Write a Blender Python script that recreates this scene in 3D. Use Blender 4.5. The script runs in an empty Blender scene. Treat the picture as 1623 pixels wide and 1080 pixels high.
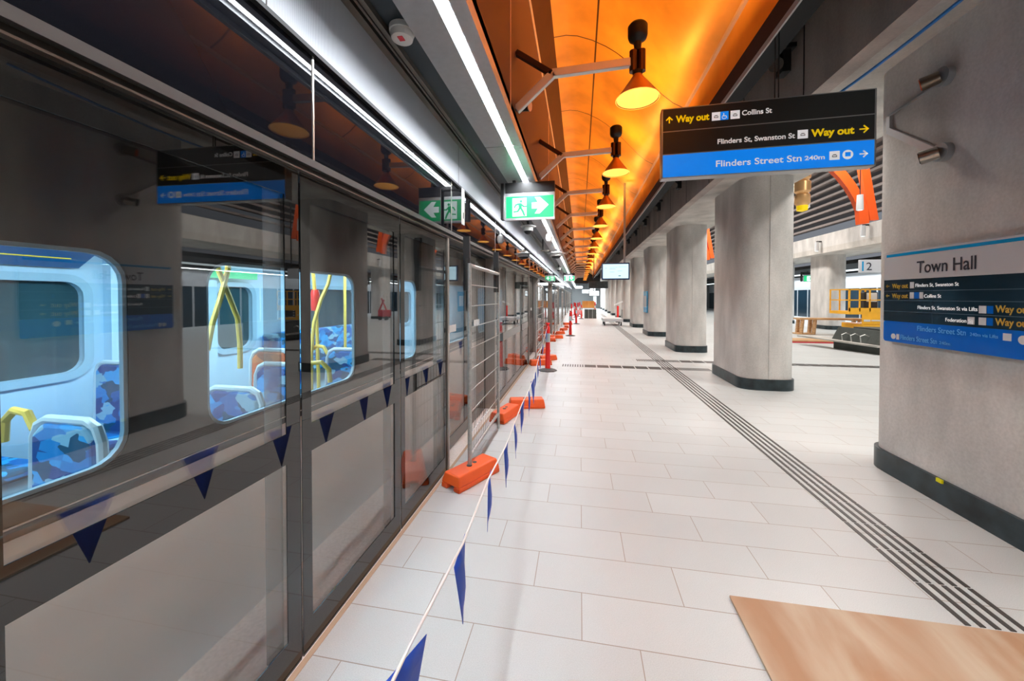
import bpy, bmesh, math, random
from mathutils import Vector, Matrix
random.seed(7)
sc = bpy.context.scene
col = sc.collection
R = math.radians

# ------------------------------------------------------------------ camera
cd = bpy.data.cameras.new('camera'); cam = bpy.data.objects.new('camera', cd); col.objects.link(cam)
cd.sensor_width = 36.0; cd.sensor_fit = 'HORIZONTAL'
cd.lens = 591.0 / 1623 * 36
cd.shift_x = 0.0; cd.shift_y = -60.0 / 1623
cd.clip_start = .05; cd.clip_end = 200
cam.location = (0, 0, 1.69)
cam.rotation_euler = (R(90 - .86), 0, R(10.31))
sc.camera = cam
# ------------------------------------------------------------------ view and world
vs = sc.view_settings
vs.view_transform = 'Standard'; vs.look = 'None'; vs.gamma = 1; vs.use_curve_mapping = False
vs.exposure = 1.16
w = bpy.data.worlds.new('world'); sc.world = w; w.use_nodes = True
w.node_tree.nodes['Background'].inputs[0].default_value = (.75, .8, .9, 1)
w.node_tree.nodes['Background'].inputs[1].default_value = .12
try:
    sc.cycles.max_bounces = 9; sc.cycles.transparent_max_bounces = 24
    sc.cycles.diffuse_bounces = 4; sc.cycles.glossy_bounces = 5
    sc.cycles.sample_clamp_indirect = 4.0
    sc.cycles.caustics_reflective = False; sc.cycles.caustics_refractive = False
    sc.cycles.use_denoising = True
except Exception: pass

# ------------------------------------------------------------------ lights
def area(name, loc, sx, sy, power, color=(1, 1, 1), rot=(0, 0, 0), spread=180):
    l = bpy.data.lights.new(name, 'AREA'); l.shape = 'RECTANGLE'; l.size = sx; l.size_y = sy
    l.energy = power; l.color = color; l.spread = R(spread)
    o = bpy.data.objects.new(name, l); o.location = loc; o.rotation_euler = rot
    col.objects.link(o); return o
COOL = (.93, .97, 1.0); WARM = (1.0, .93, .84)
# the long platform luminaire under the ceiling
# (its glowing diffusers light the platform by themselves)
# downlights in the dark service slot beside the columns
for k in range(10):
    y = .55 + 4.65 * k
    area('slot_downlight', (2.16, y, 3.99), .22, .5, (13 if k < 6 else 28), WARM, spread=130)
# general fill for the hall, added high up without fixtures
for k in range(5):
    area('concourse_fill', (7.6, 4 + 9 * k, 7.6), 1.2, 3.0, 270, (1, .96, .9))
# platform two strip light
area('far_platform_strip_light', (17.6, 22, 3.2), .3, 44, 900, (.9, .96, 1))
# added fill that brightens the far end of the platform
area('far_end_fill', (.8, 50, 3.4), 4, 9, 520, (.92, .97, 1))
# inside the train
area('train_ceiling_light', (-3.3, 5.0, 2.28), .5, 14, 190, (.82, .93, 1.0))

# ------------------------------------------------------------------ materials
def newmat(name):
    m = bpy.data.materials.new(name); m.use_nodes = True
    nt = m.node_tree; b = nt.nodes['Principled BSDF']; return m, nt, b
def pmat(name, c, rough=.5, metal=0, ns=0, nd=.15, bump=0, bs=60, spec=.5, emit=None, es=0, stretch=(1, 1, 1), ior=None):
    m, nt, b = newmat(name)
    b.inputs['Base Color'].default_value = (*c, 1); b.inputs['Roughness'].default_value = rough
    b.inputs['Metallic'].default_value = metal; b.inputs['Specular IOR Level'].default_value = spec
    if ior: b.inputs['IOR'].default_value = ior
    if emit:
        b.inputs['Emission Color'].default_value = (*emit, 1); b.inputs['Emission Strength'].default_value = es
    L = nt.links.new
    if ns or bump:
        tc = nt.nodes.new('ShaderNodeTexCoord'); mp = nt.nodes.new('ShaderNodeMapping')
        mp.inputs['Scale'].default_value = stretch
        L(tc.outputs['Object'], mp.inputs[0])
    if ns:
        n = nt.nodes.new('ShaderNodeTexNoise'); n.inputs['Scale'].default_value = ns; n.inputs['Detail'].default_value = 5
        L(mp.outputs[0], n.inputs[0])
        mr = nt.nodes.new('ShaderNodeMapRange'); mr.inputs[1].default_value = .3; mr.inputs[2].default_value = .7
        mr.inputs[3].default_value = 1 - nd; mr.inputs[4].default_value = 1 + nd
        L(n.outputs[0], mr.inputs[0])
        mx = nt.nodes.new('ShaderNodeVectorMath'); mx.operation = 'SCALE'; mx.inputs[0].default_value = c
        L(mr.outputs[0], mx.inputs['Scale']); L(mx.outputs[0], b.inputs['Base Color'])
    if bump:
        n2 = nt.nodes.new('ShaderNodeTexNoise'); n2.inputs['Scale'].default_value = bs; n2.inputs['Detail'].default_value = 4
        L(mp.outputs[0], n2.inputs[0])
        bp = nt.nodes.new('ShaderNodeBump'); bp.inputs['Strength'].default_value = bump; bp.inputs['Distance'].default_value = .01
        L(n2.outputs[0], bp.inputs['Height']); L(bp.outputs[0], b.inputs['Normal'])
    return m
def emat(name, c, s):
    m = bpy.data.materials.new(name); m.use_nodes = True; nt = m.node_tree; nt.nodes.clear()
    e = nt.nodes.new('ShaderNodeEmission'); e.inputs[0].default_value = (*c, 1); e.inputs[1].default_value = s
    o = nt.nodes.new('ShaderNodeOutputMaterial'); nt.links.new(e.outputs[0], o.inputs[0]); return m
def glass(name, base=.06, tint=(.9, .93, .93), power=5.0, gain=1.0):
    m = bpy.data.materials.new(name); m.use_nodes = True; nt = m.node_tree; nt.nodes.clear(); L = nt.links.new
    lw = nt.nodes.new('ShaderNodeLayerWeight'); lw.inputs[0].default_value = .5
    p = nt.nodes.new('ShaderNodeMath'); p.operation = 'POWER'; p.inputs[1].default_value = power; L(lw.outputs['Facing'], p.inputs[0])
    ma = nt.nodes.new('ShaderNodeMath'); ma.operation = 'MULTIPLY_ADD'; ma.use_clamp = True
    ma.inputs[1].default_value = gain * (1 - base); ma.inputs[2].default_value = base; L(p.outputs[0], ma.inputs[0])
    t = nt.nodes.new('ShaderNodeBsdfTransparent'); t.inputs[0].default_value = (*tint, 1)
    g = nt.nodes.new('ShaderNodeBsdfGlossy'); g.inputs['Roughness'].default_value = .0
    x = nt.nodes.new('ShaderNodeMixShader'); L(ma.outputs[0], x.inputs[0]); L(t.outputs[0], x.inputs[1]); L(g.outputs[0], x.inputs[2])
    o = nt.nodes.new('ShaderNodeOutputMaterial'); L(x.outputs[0], o.inputs[0]); return m

def floor_mat():
    m, nt, b = newmat('terrazzo_tiles'); L = nt.links.new; N = nt.nodes.new
    def math_(op, a, bb=None, c=None):
        n = N('ShaderNodeMath'); n.operation = op
        for i, v in enumerate((a, bb, c)):
            if v is None: continue
            if isinstance(v, (int, float)): n.inputs[i].default_value = v
            else: L(v, n.inputs[i])
        return n.outputs[0]
    tc = N('ShaderNodeTexCoord'); sx = N('ShaderNodeSeparateXYZ'); L(tc.outputs['Object'], sx.inputs[0])
    x, y = sx.outputs[0], sx.outputs[1]
    yr = math_('DIVIDE', math_('ADD', y, 60.5 - 1.538), .3025)   # rows of .3025 m
    row = math_('FLOOR', yr); fy = math_('FRACT', yr)
    # row 200 starts at y=1.538 ; joint x .289 there, stepping -.2745 per row
    x0 = math_('MULTIPLY_ADD', math_('SUBTRACT', row, 200), .2745, -.289)
    xr = math_('DIVIDE', math_('ADD', math_('ADD', x, x0), 825.0), .825)
    fx = math_('FRACT', xr); cx_ = math_('FLOOR', xr)
    ex = math_('MINIMUM', fx, math_('SUBTRACT', 1, fx)); ey = math_('MINIMUM', fy, math_('SUBTRACT', 1, fy))
    ex = math_('MULTIPLY', ex, .825); ey = math_('MULTIPLY', ey, .3025)
    e = math_('MINIMUM', ex, ey)
    gr = math_('LESS_THAN', e, .0024)
    cmb = N('ShaderNodeCombineXYZ'); L(row, cmb.inputs[0]); L(cx_, cmb.inputs[1])
    wn = N('ShaderNodeTexWhiteNoise'); L(cmb.outputs[0], wn.inputs[0])
    n1 = N('ShaderNodeTexNoise'); n1.inputs['Scale'].default_value = 260; n1.inputs['Detail'].default_value = 3; L(tc.outputs['Object'], n1.inputs[0])
    n2 = N('ShaderNodeTexNoise'); n2.inputs['Scale'].default_value = 1.3; n2.inputs['Detail'].default_value = 4; L(tc.outputs['Object'], n2.inputs[0])
    v = math_('MULTIPLY_ADD', n1.outputs[0], .55, .725)
    v = math_('MULTIPLY', v, math_('MULTIPLY_ADD', wn.outputs[0], .07, .965))
    v = math_('MULTIPLY', v, math_('MULTIPLY_ADD', n2.outputs[0], .14, .93))
    sc_ = N('ShaderNodeVectorMath'); sc_.operation = 'SCALE'; sc_.inputs[0].default_value = (.55, .572, .572); L(v, sc_.inputs['Scale'])
    mx = N('ShaderNodeMix'); mx.data_type = 'RGBA'; L(gr, mx.inputs[0]); L(sc_.outputs[0], mx.inputs[6]); mx.inputs[7].default_value = (.33, .28, .24, 1)
    L(mx.outputs[2], b.inputs['Base Color'])
    b.inputs['Roughness'].default_value = .42; b.inputs['Specular IOR Level'].default_value = .35
    return m

def concrete_mat(name, c):
    m, nt, b = newmat(name); L = nt.links.new; N = nt.nodes.new
    tc = N('ShaderNodeTexCoord')
    mp = N('ShaderNodeMapping'); mp.inputs['Scale'].default_value = (1, 1, .35); L(tc.outputs['Object'], mp.inputs[0])
    a = N('ShaderNodeTexNoise'); a.inputs['Scale'].default_value = 2.4; a.inputs['Detail'].default_value = 6; L(mp.outputs[0], a.inputs[0])
    f = N('ShaderNodeTexNoise'); f.inputs['Scale'].default_value = 45; f.inputs['Detail'].default_value = 4; L(tc.outputs['Object'], f.inputs[0])
    r1 = N('ShaderNodeMapRange'); r1.inputs[1].default_value = .3; r1.inputs[2].default_value = .7; r1.inputs[3].default_value = .78; r1.inputs[4].default_value = 1.18; L(a.outputs[0], r1.inputs[0])
    r2 = N('ShaderNodeMapRange'); r2.inputs[1].default_value = .3; r2.inputs[2].default_value = .7; r2.inputs[3].default_value = .93; r2.inputs[4].default_value = 1.07; L(f.outputs[0], r2.inputs[0])
    mu = N('ShaderNodeMath'); mu.operation = 'MULTIPLY'; L(r1.outputs[0], mu.inputs[0]); L(r2.outputs[0], mu.inputs[1])
    s = N('ShaderNodeVectorMath'); s.operation = 'SCALE'; s.inputs[0].default_value = c; L(mu.outputs[0], s.inputs['Scale'])
    L(s.outputs[0], b.inputs['Base Color']); b.inputs['Roughness'].default_value = .72; b.inputs['Specular IOR Level'].default_value = .3
    bp = N('ShaderNodeBump'); bp.inputs['Strength'].default_value = .15; bp.inputs['Distance'].default_value = .01; L(f.outputs[0], bp.inputs['Height']); L(bp.outputs[0], b.inputs['Normal'])
    return m

def ribbed_mat(name, c, rough, scale, axis='Y', metal=.3):
    m, nt, b = newmat(name); L = nt.links.new; N = nt.nodes.new
    tc = N('ShaderNodeTexCoord'); wv = N('ShaderNodeTexWave'); wv.bands_direction = axis
    wv.inputs['Scale'].default_value = scale; L(tc.outputs['Object'], wv.inputs[0])
    r = N('ShaderNodeMapRange'); r.inputs[3].default_value = .55; r.inputs[4].default_value = 1.15; L(wv.outputs[1], r.inputs[0])
    s = N('ShaderNodeVectorMath'); s.operation = 'SCALE'; s.inputs[0].default_value = c; L(r.outputs[0], s.inputs['Scale'])
    L(s.outputs[0], b.inputs['Base Color']); b.inputs['Roughness'].default_value = rough; b.inputs['Metallic'].default_value = metal
    return m

def moquette_mat(name, cols, scale):
    m, nt, b = newmat(name); L = nt.links.new; N = nt.nodes.new
    tc = N('ShaderNodeTexCoord'); mp = N('ShaderNodeMapping'); mp.inputs['Scale'].default_value = (scale, scale * 1.2, scale * 1.9)
    mp.inputs['Rotation'].default_value = (.4, .5, .6); L(tc.outputs['Object'], mp.inputs[0])
    v = N('ShaderNodeTexVoronoi'); v.distance = 'CHEBYCHEV'; v.inputs['Scale'].default_value = 1; L(mp.outputs[0], v.inputs[0])
    sp = N('ShaderNodeSeparateXYZ'); L(v.outputs['Color'], sp.inputs[0])
    cr = N('ShaderNodeValToRGB'); cr.color_ramp.interpolation = 'CONSTANT'
    els = cr.color_ramp.elements
    while len(els) < len(cols): els.new(1)
    for i, c in enumerate(cols): els[i].position = i / len(cols); els[i].color = (*c, 1)
    L(sp.outputs[0], cr.inputs[0]); L(cr.outputs[0], b.inputs['Base Color']); b.inputs['Roughness'].default_value = .8
    return m

def wood_mat(name, c1, c2, stretch, scale=3, rough=.6):
    m, nt, b = newmat(name); L = nt.links.new; N = nt.nodes.new
    tc = N('ShaderNodeTexCoord'); mp = N('ShaderNodeMapping'); mp.inputs['Scale'].default_value = stretch; L(tc.outputs['Object'], mp.inputs[0])
    n = N('ShaderNodeTexNoise'); n.inputs['Scale'].default_value = scale; n.inputs['Detail'].default_value = 8; n.inputs['Distortion'].default_value = .6; L(mp.outputs[0], n.inputs[0])
    cr = N('ShaderNodeValToRGB'); cr.color_ramp.elements[0].position = .36; cr.color_ramp.elements[1].position = .62
    cr.color_ramp.elements[0].color = (*c1, 1); cr.color_ramp.elements[1].color = (*c2, 1)
    L(n.outputs[0], cr.inputs[0]); L(cr.outputs[0], b.inputs['Base Color']); b.inputs['Roughness'].default_value = rough
    return m

M = dict(
    floor=floor_mat(),
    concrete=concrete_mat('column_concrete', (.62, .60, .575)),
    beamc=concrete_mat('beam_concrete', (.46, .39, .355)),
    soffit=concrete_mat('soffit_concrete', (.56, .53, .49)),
    skirting=pmat('blue_black_steel', (.028, .042, .048), .35, .3, ns=6, nd=.5),
    frit=pmat('black_fritted_glass', (.006, .006, .006), .015, 0, spec=.5, ior=1.75),
    header=pmat('black_header_glass', (.006, .0065, .009), .02, 0, spec=.17),
    glass=glass('screen_glass', .115, (.95, .96, .96), 4.2),
    tglass=glass('train_window_glass', .03, (.80, .93, .98), 6.0),
    bronze=pmat('bronze_anodised', (.20, .17, .14), .28, .85, ns=3),
    bronzed=pmat('dark_bronze', (.045, .036, .03), .3, .6),
    steel=pmat('brushed_steel', (.50, .47, .43), .3, .9, ns=30, nd=.08, stretch=(1, 1, .1)),
    galv=pmat('galvanised_steel', (.52, .52, .50), .38, .75, ns=40),
    alu=ribbed_mat('perforated_aluminium', (.40, .42, .46), .42, 55, 'Y', .35),
    alup=pmat('brushed_aluminium', (.60, .62, .65), .32, .5, ns=20, nd=.05),
    black=pmat('matt_black', (.012, .012, .013), .5),
    void=pmat('black_soffit_paint', (.008, .008, .009), .8),
    ceil=pmat('charcoal_ceiling_panel', (.03, .042, .052), .35, .2),
    white=pmat('white_plastic', (.75, .75, .73), .4),
    red_label=pmat('red_label', (.6, .03, .05), .5),
    ledface=emat('led_diffuser', (.93, .97, 1), 58),
    brownrib=ribbed_mat('ribbed_brown_metal', (.10, .032, .022), .6, 26, 'Y', 0),
    browncop=pmat('dark_copper_panel', (.05, .016, .008), .6, 0, spec=.2, ns=2, nd=.2),
    copper=pmat('copper_vault', (.85, .33, .035), .45, .25, ns=1.4, nd=.25, bump=.1, bs=3, stretch=(1, 1, 1)),
    copperf=pmat('copper_fascia', (.90, .36, .04), .5, .05, ns=2, nd=.15),
    seam=pmat('dark_seam', (.03, .012, .006), .6),
    trim=pmat('pale_copper_trim', (.80, .50, .33), .45, .1),
    edge=pmat('grey_edge_profile', (.45, .43, .42), .4, .4),
    lampbody=pmat('lamp_bronze', (.10, .045, .02), .25, .7),
    lampcap=pmat('lamp_cap_black', (.02, .014, .01), .4, .3),
    lampcone=pmat('lamp_cone_copper', (.55, .20, .04), .35, .5),
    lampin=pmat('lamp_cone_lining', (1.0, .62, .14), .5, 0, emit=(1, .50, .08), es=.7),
    bulb=emat('warm_bulb', (1, .70, .28), 3),
    bar=pmat('tactile_bar', (.045, .04, .037), .5),
    green=pmat('exit_green', (.0, .33, .11), .4, emit=(.0, .45, .15), es=.55),
    exitwhite=pmat('exit_white', (.8, .85, .85), .4, emit=(.75, 1, .95), es=.5),
    signblack=pmat('sign_charcoal', (.018, .024, .026), .35),
    signblue=pmat('sign_blue', (.0, .20, .78), .35, emit=(0, .22, .85), es=.32),
    signnavy=pmat('sign_navy', (.006, .022, .038), .12),
    signblue2=pmat('sign_blue_gloss', (.0, .13, .60), .12),
    signcyan=pmat('sign_cyan', (.0, .30, .62), .25),
    signwhite=pmat('sign_white', (.62, .64, .68), .2),
    signframe=pmat('sign_frame', (.42, .44, .46), .35, .6),
    textwhite=pmat('text_white', (.85, .85, .85), .5, emit=(1, 1, 1), es=.16),
    textyellow=pmat('text_yellow', (.95, .68, .0), .5, emit=(1, .68, 0), es=.18),
    textgold=pmat('text_gold', (.60, .36, .03), .5),
    textnavy=pmat('text_navy', (.01, .012, .03), .5),
    textlb=pmat('text_light_blue', (.12, .50, .95), .5),
    icongrey=pmat('icon_grey', (.66, .68, .70), .5),
    orange=pmat('orange_plastic', (.95, .13, .02), .4, ns=3, nd=.08),
    red=pmat('red_plastic', (.85, .02, .015), .35),
    reflective=pmat('reflective_band', (.55, .66, .70), .3, .2),
    rubber=pmat('grey_rubber', (.10, .10, .10), .7),
    blueflag=pmat('blue_pennant', (.01, .07, .50), .5),
    navyflag=pmat('navy_pennant', (.015, .02, .09), .5),
    cord=pmat('white_cord', (.82, .80, .77), .6),
    yellow=pmat('yellow_handrail', (.95, .63, .10), .35),
    liftyellow=pmat('lift_yellow', (.90, .44, .01), .4, ns=3, nd=.1),
    trainbody=pmat('train_dark_band', (.022, .022, .024), .28),
    trainsilver=pmat('train_silver', (.88, .83, .77), .4, .2),
    trainwhite=pmat('train_lining', (.50, .70, .84), .45),
    trainframe=pmat('train_window_surround', (.34, .52, .64), .4),
    trainglassd=pmat('train_far_window', (.03, .075, .09), .08),
    seatfab=moquette_mat('blue_moquette', [(.0, .06, .25), (.0, .13, .42), (.0, .24, .60), (.02, .38, .78), (.0, .08, .16), (.28, .52, .66)], 7),
    seatorange=moquette_mat('orange_moquette', [(.75, .13, .03), (.80, .22, .06), (.35, .10, .06)], 9),
    seatframe=pmat('seat_frame_white', (.66, .76, .80), .3),
    map=pmat('line_map_blue', (.01, .13, .33), .3),
    ply=wood_mat('plywood', (.40, .22, .12), (.52, .41, .30), (1, .25, 1), 3.2),
    timber=wood_mat('pine_timber', (.45, .24, .10), (.66, .42, .22), (.5, 4, 4), 4),
    hoarding=wood_mat('orange_plywood', (.80, .30, .05), (.9, .45, .12), (1, 1, .3), 3),
    louvre=pmat('louvre_grey', (.20, .165, .155), .5),
    riborange=pmat('orange_rib', (.85, .10, .01), .45),
    darkwall=pmat('dark_wall', (.03, .035, .04), .6),
    farwall=pmat('pale_far_wall', (.45, .50, .52), .5),
    bluecable=pmat('blue_cable', (.02, .20, .60), .5),
    screen=emat('screen_glow', (.62, .88, 1), .62),
    farglow=emat('far_lit_screen', (.85, .97, 1), .8),
    tape=pmat('yellow_tape', (.8, .75, .0), .5),
    stone=pmat('pale_threshold_stone', (.78, .74, .70), .5, ns=50, nd=.1),
    ductgold=pmat('foil_duct', (.85, .50, .22), .3, .6),
    darkconc=concrete_mat('dark_terrazzo_bench', (.07, .078, .072)),
    redpaint=pmat('red_machinery', (.55, .02, .04), .45),
    finglass=pmat('grey_film_glass', (.30, .32, .32), .2),
    transom=pmat('transom_grey_bronze', (.07, .065, .06), .42, .5),
    iconlit=pmat('lit_pictogram_tile', (.7, .72, .74), .5, emit=(.95, .97, 1), es=.22),
    armsteel=pmat('satin_arm_steel', (.74, .74, .73), .3, .35),
    bluetrim=pmat('blue_screen_trim', (.01, .03, .12), .4),
    concourse=pmat('concourse_ceiling_panel', (.30, .26, .24), .6),
)
# seam lines on the copper vault belong to its material: cross joints every 2.32 m
def vault_mat():
    m = M['copper']; nt = m.node_tree; b = nt.nodes['Principled BSDF']; L = nt.links.new; N = nt.nodes.new
    tc = N('ShaderNodeTexCoord'); sx = N('ShaderNodeSeparateXYZ'); L(tc.outputs['Object'], sx.inputs[0])
    d = N('ShaderNodeMath'); d.operation = 'ADD'; L(sx.outputs[1], d.inputs[0]); d.inputs[1].default_value = 23.2 * 3 - 5.8
    q = N('ShaderNodeMath'); q.operation = 'DIVIDE'; L(d.outputs[0], q.inputs[0]); q.inputs[1].default_value = 2.32
    f = N('ShaderNodeMath'); f.operation = 'FRACT'; L(q.outputs[0], f.inputs[0])
    lt = N('ShaderNodeMath'); lt.operation = 'LESS_THAN'; L(f.outputs[0], lt.inputs[0]); lt.inputs[1].default_value = .009
    a = N('ShaderNodeMath'); a.operation = 'SUBTRACT'; L(sx.outputs[0], a.inputs[0]); a.inputs[1].default_value = .23
    ab = N('ShaderNodeMath'); ab.operation = 'ABSOLUTE'; L(a.outputs[0], ab.inputs[0])
    l2 = N('ShaderNodeMath'); l2.operation = 'LESS_THAN'; L(ab.outputs[0], l2.inputs[0]); l2.inputs[1].default_value = .012
    mxm = N('ShaderNodeMath'); mxm.operation = 'MAXIMUM'; L(lt.outputs[0], mxm.inputs[0]); L(l2.outputs[0], mxm.inputs[1])
    src = b.inputs['Base Color'].links[0].from_socket
    mx = N('ShaderNodeMix'); mx.data_type = 'RGBA'; L(mxm.outputs[0], mx.inputs[0]); L(src, mx.inputs[6]); mx.inputs[7].default_value = (.10, .03, .01, 1)
    L(mx.outputs[2], b.inputs['Base Color'])
vault_mat()
def film():
    m = M['finglass']; nt = m.node_tree; b = nt.nodes['Principled BSDF']; b.inputs['Alpha'].default_value = .35
film()

# ------------------------------------------------------------------ mesh builder
class MB:
    def __init__(s, off=(0, 0, 0)): s.v = []; s.f = []; s.m = []; s.mi = 0; s.off = Vector(off)
    def _add(s, vs_, fs):
        b = len(s.v); s.v += [tuple(Vector(p) - s.off) for p in vs_]
        for f in fs: s.f.append([b + i for i in f]); s.m.append(s.mi)
        return s
    def box(s, x0, x1, y0, y1, z0, z1):
        return s._add([(x0, y0, z0), (x1, y0, z0), (x1, y1, z0), (x0, y1, z0), (x0, y0, z1), (x1, y0, z1), (x1, y1, z1), (x0, y1, z1)],
                      [(3, 2, 1, 0), (4, 5, 6, 7), (0, 1, 5, 4), (1, 2, 6, 5), (2, 3, 7, 6), (3, 0, 4, 7)])
    def hexa(s, bot, top):   # 4 bottom and 4 top points, ccw
        return s._add(list(bot) + list(top), [(3, 2, 1, 0), (4, 5, 6, 7), (0, 1, 5, 4), (1, 2, 6, 5), (2, 3, 7, 6), (3, 0, 4, 7)])
    def cyl(s, p0, p1, r0, r1=None, n=16, caps=True):
        r1 = r0 if r1 is None else r1
        p0, p1 = Vector(p0), Vector(p1); d = (p1 - p0).normalized()
        u = d.orthogonal().normalized(); w_ = d.cross(u)
        vs_ = []
        for p, r in ((p0, r0), (p1, r1)):
            for i in range(n):
                a = 2 * math.pi * i / n; vs_.append(p + (u * math.cos(a) + w_ * math.sin(a)) * r)
        fs = [(i, (i + 1) % n, n + (i + 1) % n, n + i) for i in range(n)]
        if caps: fs += [tuple(range(n - 1, -1, -1)), tuple(range(n, 2 * n))]
        return s._add(vs_, fs)
    def tube(s, pts, r, n=8):
        pts = [Vector(p) for p in pts]; vs_ = []; fs = []; u = None
        for i, p in enumerate(pts):
            d = (pts[min(i + 1, len(pts) - 1)] - pts[max(i - 1, 0)]).normalized()
            u = (d.orthogonal() if u is None else (u - d * u.dot(d))).normalized(); w_ = d.cross(u)
            for k in range(n):
                a = 2 * math.pi * k / n; vs_.append(p + (u * math.cos(a) + w_ * math.sin(a)) * r)
        for i in range(len(pts) - 1):
            for k in range(n): fs.append((i * n + k, i * n + (k + 1) % n, (i + 1) * n + (k + 1) % n, (i + 1) * n + k))
        fs += [tuple(range(n - 1, -1, -1)), tuple(range((len(pts) - 1) * n, len(pts) * n))]
        return s._add(vs_, fs)
    def lathe(s, prof, c=(0, 0, 0), n=24, capa=True, capb=True):
        vs_ = []; fs = []; c = Vector(c)
        for r, z in prof:
            for k in range(n):
                a = 2 * math.pi * k / n; vs_.append(c + Vector((r * math.cos(a), r * math.sin(a), z)))
        for i in range(len(prof) - 1):
            for k in range(n): fs.append((i * n + k, i * n + (k + 1) % n, (i + 1) * n + (k + 1) % n, (i + 1) * n + k))
        if capa: fs.append(tuple(range(n - 1, -1, -1)))
        if capb: fs.append(tuple(range((len(prof) - 1) * n, len(prof) * n)))
        return s._add(vs_, fs)
    def prism(s, pts, axis, a0, a1):   # closed 2d outline extruded along an axis
        def P(p, a):
            return {'x': (a, p[0], p[1]), 'y': (p[0], a, p[1]), 'z': (p[0], p[1], a)}[axis]
        n = len(pts); vs_ = [P(p, a0) for p in pts] + [P(p, a1) for p in pts]
        fs = [(i, (i + 1) % n, n + (i + 1) % n, n + i) for i in range(n)] + [tuple(range(n - 1, -1, -1)), tuple(range(n, 2 * n))]
        return s._add(vs_, fs)
    def holed(s, outer, holes, axis, a0, a1):   # plate with holes
        bm = bmesh.new()
        def P(p, a): return {'x': (a, p[0], p[1]), 'y': (p[0], a, p[1]), 'z': (p[0], p[1], a)}[axis]
        edges = []
        for loop in [outer] + holes:
            vv = [bm.verts.new(P(p, a0)) for p in loop]
            edges += [bm.edges.new((vv[i], vv[(i + 1) % len(vv)])) for i in range(len(vv))]
        r = bmesh.ops.triangle_fill(bm, use_beauty=True, use_dissolve=False, edges=edges)
        fcs = [g_ for g_ in r['geom'] if isinstance(g_, bmesh.types.BMFace)]
        e = bmesh.ops.extrude_face_region(bm, geom=fcs)
        dv = {'x': Vector((a1 - a0, 0, 0)), 'y': Vector((0, a1 - a0, 0)), 'z': Vector((0, 0, a1 - a0))}[axis]
        bmesh.ops.translate(bm, vec=dv, verts=[g_ for g_ in e['geom'] if isinstance(g_, bmesh.types.BMVert)])
        bm.verts.index_update(); bm.faces.ensure_lookup_table()
        s._add([v.co.copy() for v in bm.verts], [[v.index for v in f.verts] for f in bm.faces]); bm.free(); return s
    def build(s, name, mats, parent=None, smooth=False, bev=0, seg=2, ang=35):
        me = bpy.data.meshes.new(name); me.from_pydata(s.v, [], s.f); me.update()
        bm = bmesh.new(); bm.from_mesh(me); bmesh.ops.recalc_face_normals(bm, faces=bm.faces); bm.to_mesh(me); bm.free()
        if not isinstance(mats, (list, tuple)): mats = [mats]
        for m_ in mats: me.materials.append(M[m_] if isinstance(m_, str) else m_)
        me.polygons.foreach_set('material_index', s.m)
        if smooth:
            me.polygons.foreach_set('use_smooth', [True] * len(me.polygons))
            try: me.set_sharp_from_angle(angle=R(ang))
            except Exception: pass
        o = bpy.data.objects.new(name, me); col.objects.link(o)
        if parent: o.parent = parent
        if bev:
            md = o.modifiers.new('bevel', 'BEVEL'); md.width = bev; md.segments = seg; md.limit_method = 'ANGLE'; md.angle_limit = R(40)
        return o

def tag(o, label=None, cat=None, group=None, kind=None):
    if label: o['label'] = label
    if cat: o['category'] = cat
    if group: o['group'] = group
    if kind: o['kind'] = kind
    return o
def thing(name, label, cat, loc=(0, 0, 0), rotz=0, group=None):
    o = bpy.data.objects.new(name, None); o.empty_display_size = .1; col.objects.link(o)
    o.location = loc; o.rotation_euler = (0, 0, rotz)
    return tag(o, label, cat, group)
def copy_tree(o, parent=None):
    c = o.copy(); col.objects.link(c)
    if parent: c.parent = parent
    for ch in list(o.children): copy_tree(ch, c)
    return c
def dup(root, loc, rotz=None, label=None):
    c = copy_tree(root); c.location = loc
    if rotz is not None: c.rotation_euler = (0, 0, rotz)
    if label: c['label'] = label
    return c
def struct(mb, name, mats, **k): return tag(mb.build(name, mats, **k), kind='structure')
def rrect(x0, x1, y0, y1, r, n=5):
    pts = []
    for cx_, cy_, a0 in ((x1 - r, y1 - r, 0), (x0 + r, y1 - r, 90), (x0 + r, y0 + r, 180), (x1 - r, y0 + r, 270)):
        for i in range(n + 1):
            a = R(a0 + 90 * i / n); pts.append((cx_ + r * math.cos(a), cy_ + r * math.sin(a)))
    return pts
def rect(x0, x1, y0, y1): return [(x0, y0), (x1, y0), (x1, y1), (x0, y1)]

def text_part(s, name, mat, parent, w_, pos, rot, bold=0.0, h=None, align='L', depth=.0015):
    """lettering scaled so that it spans width w_ (or cap height h) from pos"""
    cu = bpy.data.curves.new('lettering', 'FONT'); cu.body = s; cu.size = 1; cu.offset = bold; cu.extrude = .01
    to = bpy.data.objects.new('lettering', cu); col.objects.link(to)
    bpy.context.view_layer.update()
    dg = bpy.context.evaluated_depsgraph_get()
    me = bpy.data.meshes.new_from_object(to.evaluated_get(dg)); bpy.data.objects.remove(to)
    xs = [v.co.x for v in me.vertices]; ys = [v.co.y for v in me.vertices]
    sx = w_ / (max(xs) - min(xs)); sy = sx if h is None else h / .72
    x0 = min(xs)
    for v in me.vertices: v.co = Vector(((v.co.x - x0) * sx, v.co.y * sy, (v.co.z + .01) / .02 * depth))
    me.materials.clear(); me.materials.append(M[mat])
    for p in me.polygons: p.material_index = 0
    o = bpy.data.objects.new(name, me); col.objects.link(o); o.parent = parent
    o.location = pos; o.rotation_euler = rot
    return o

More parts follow.
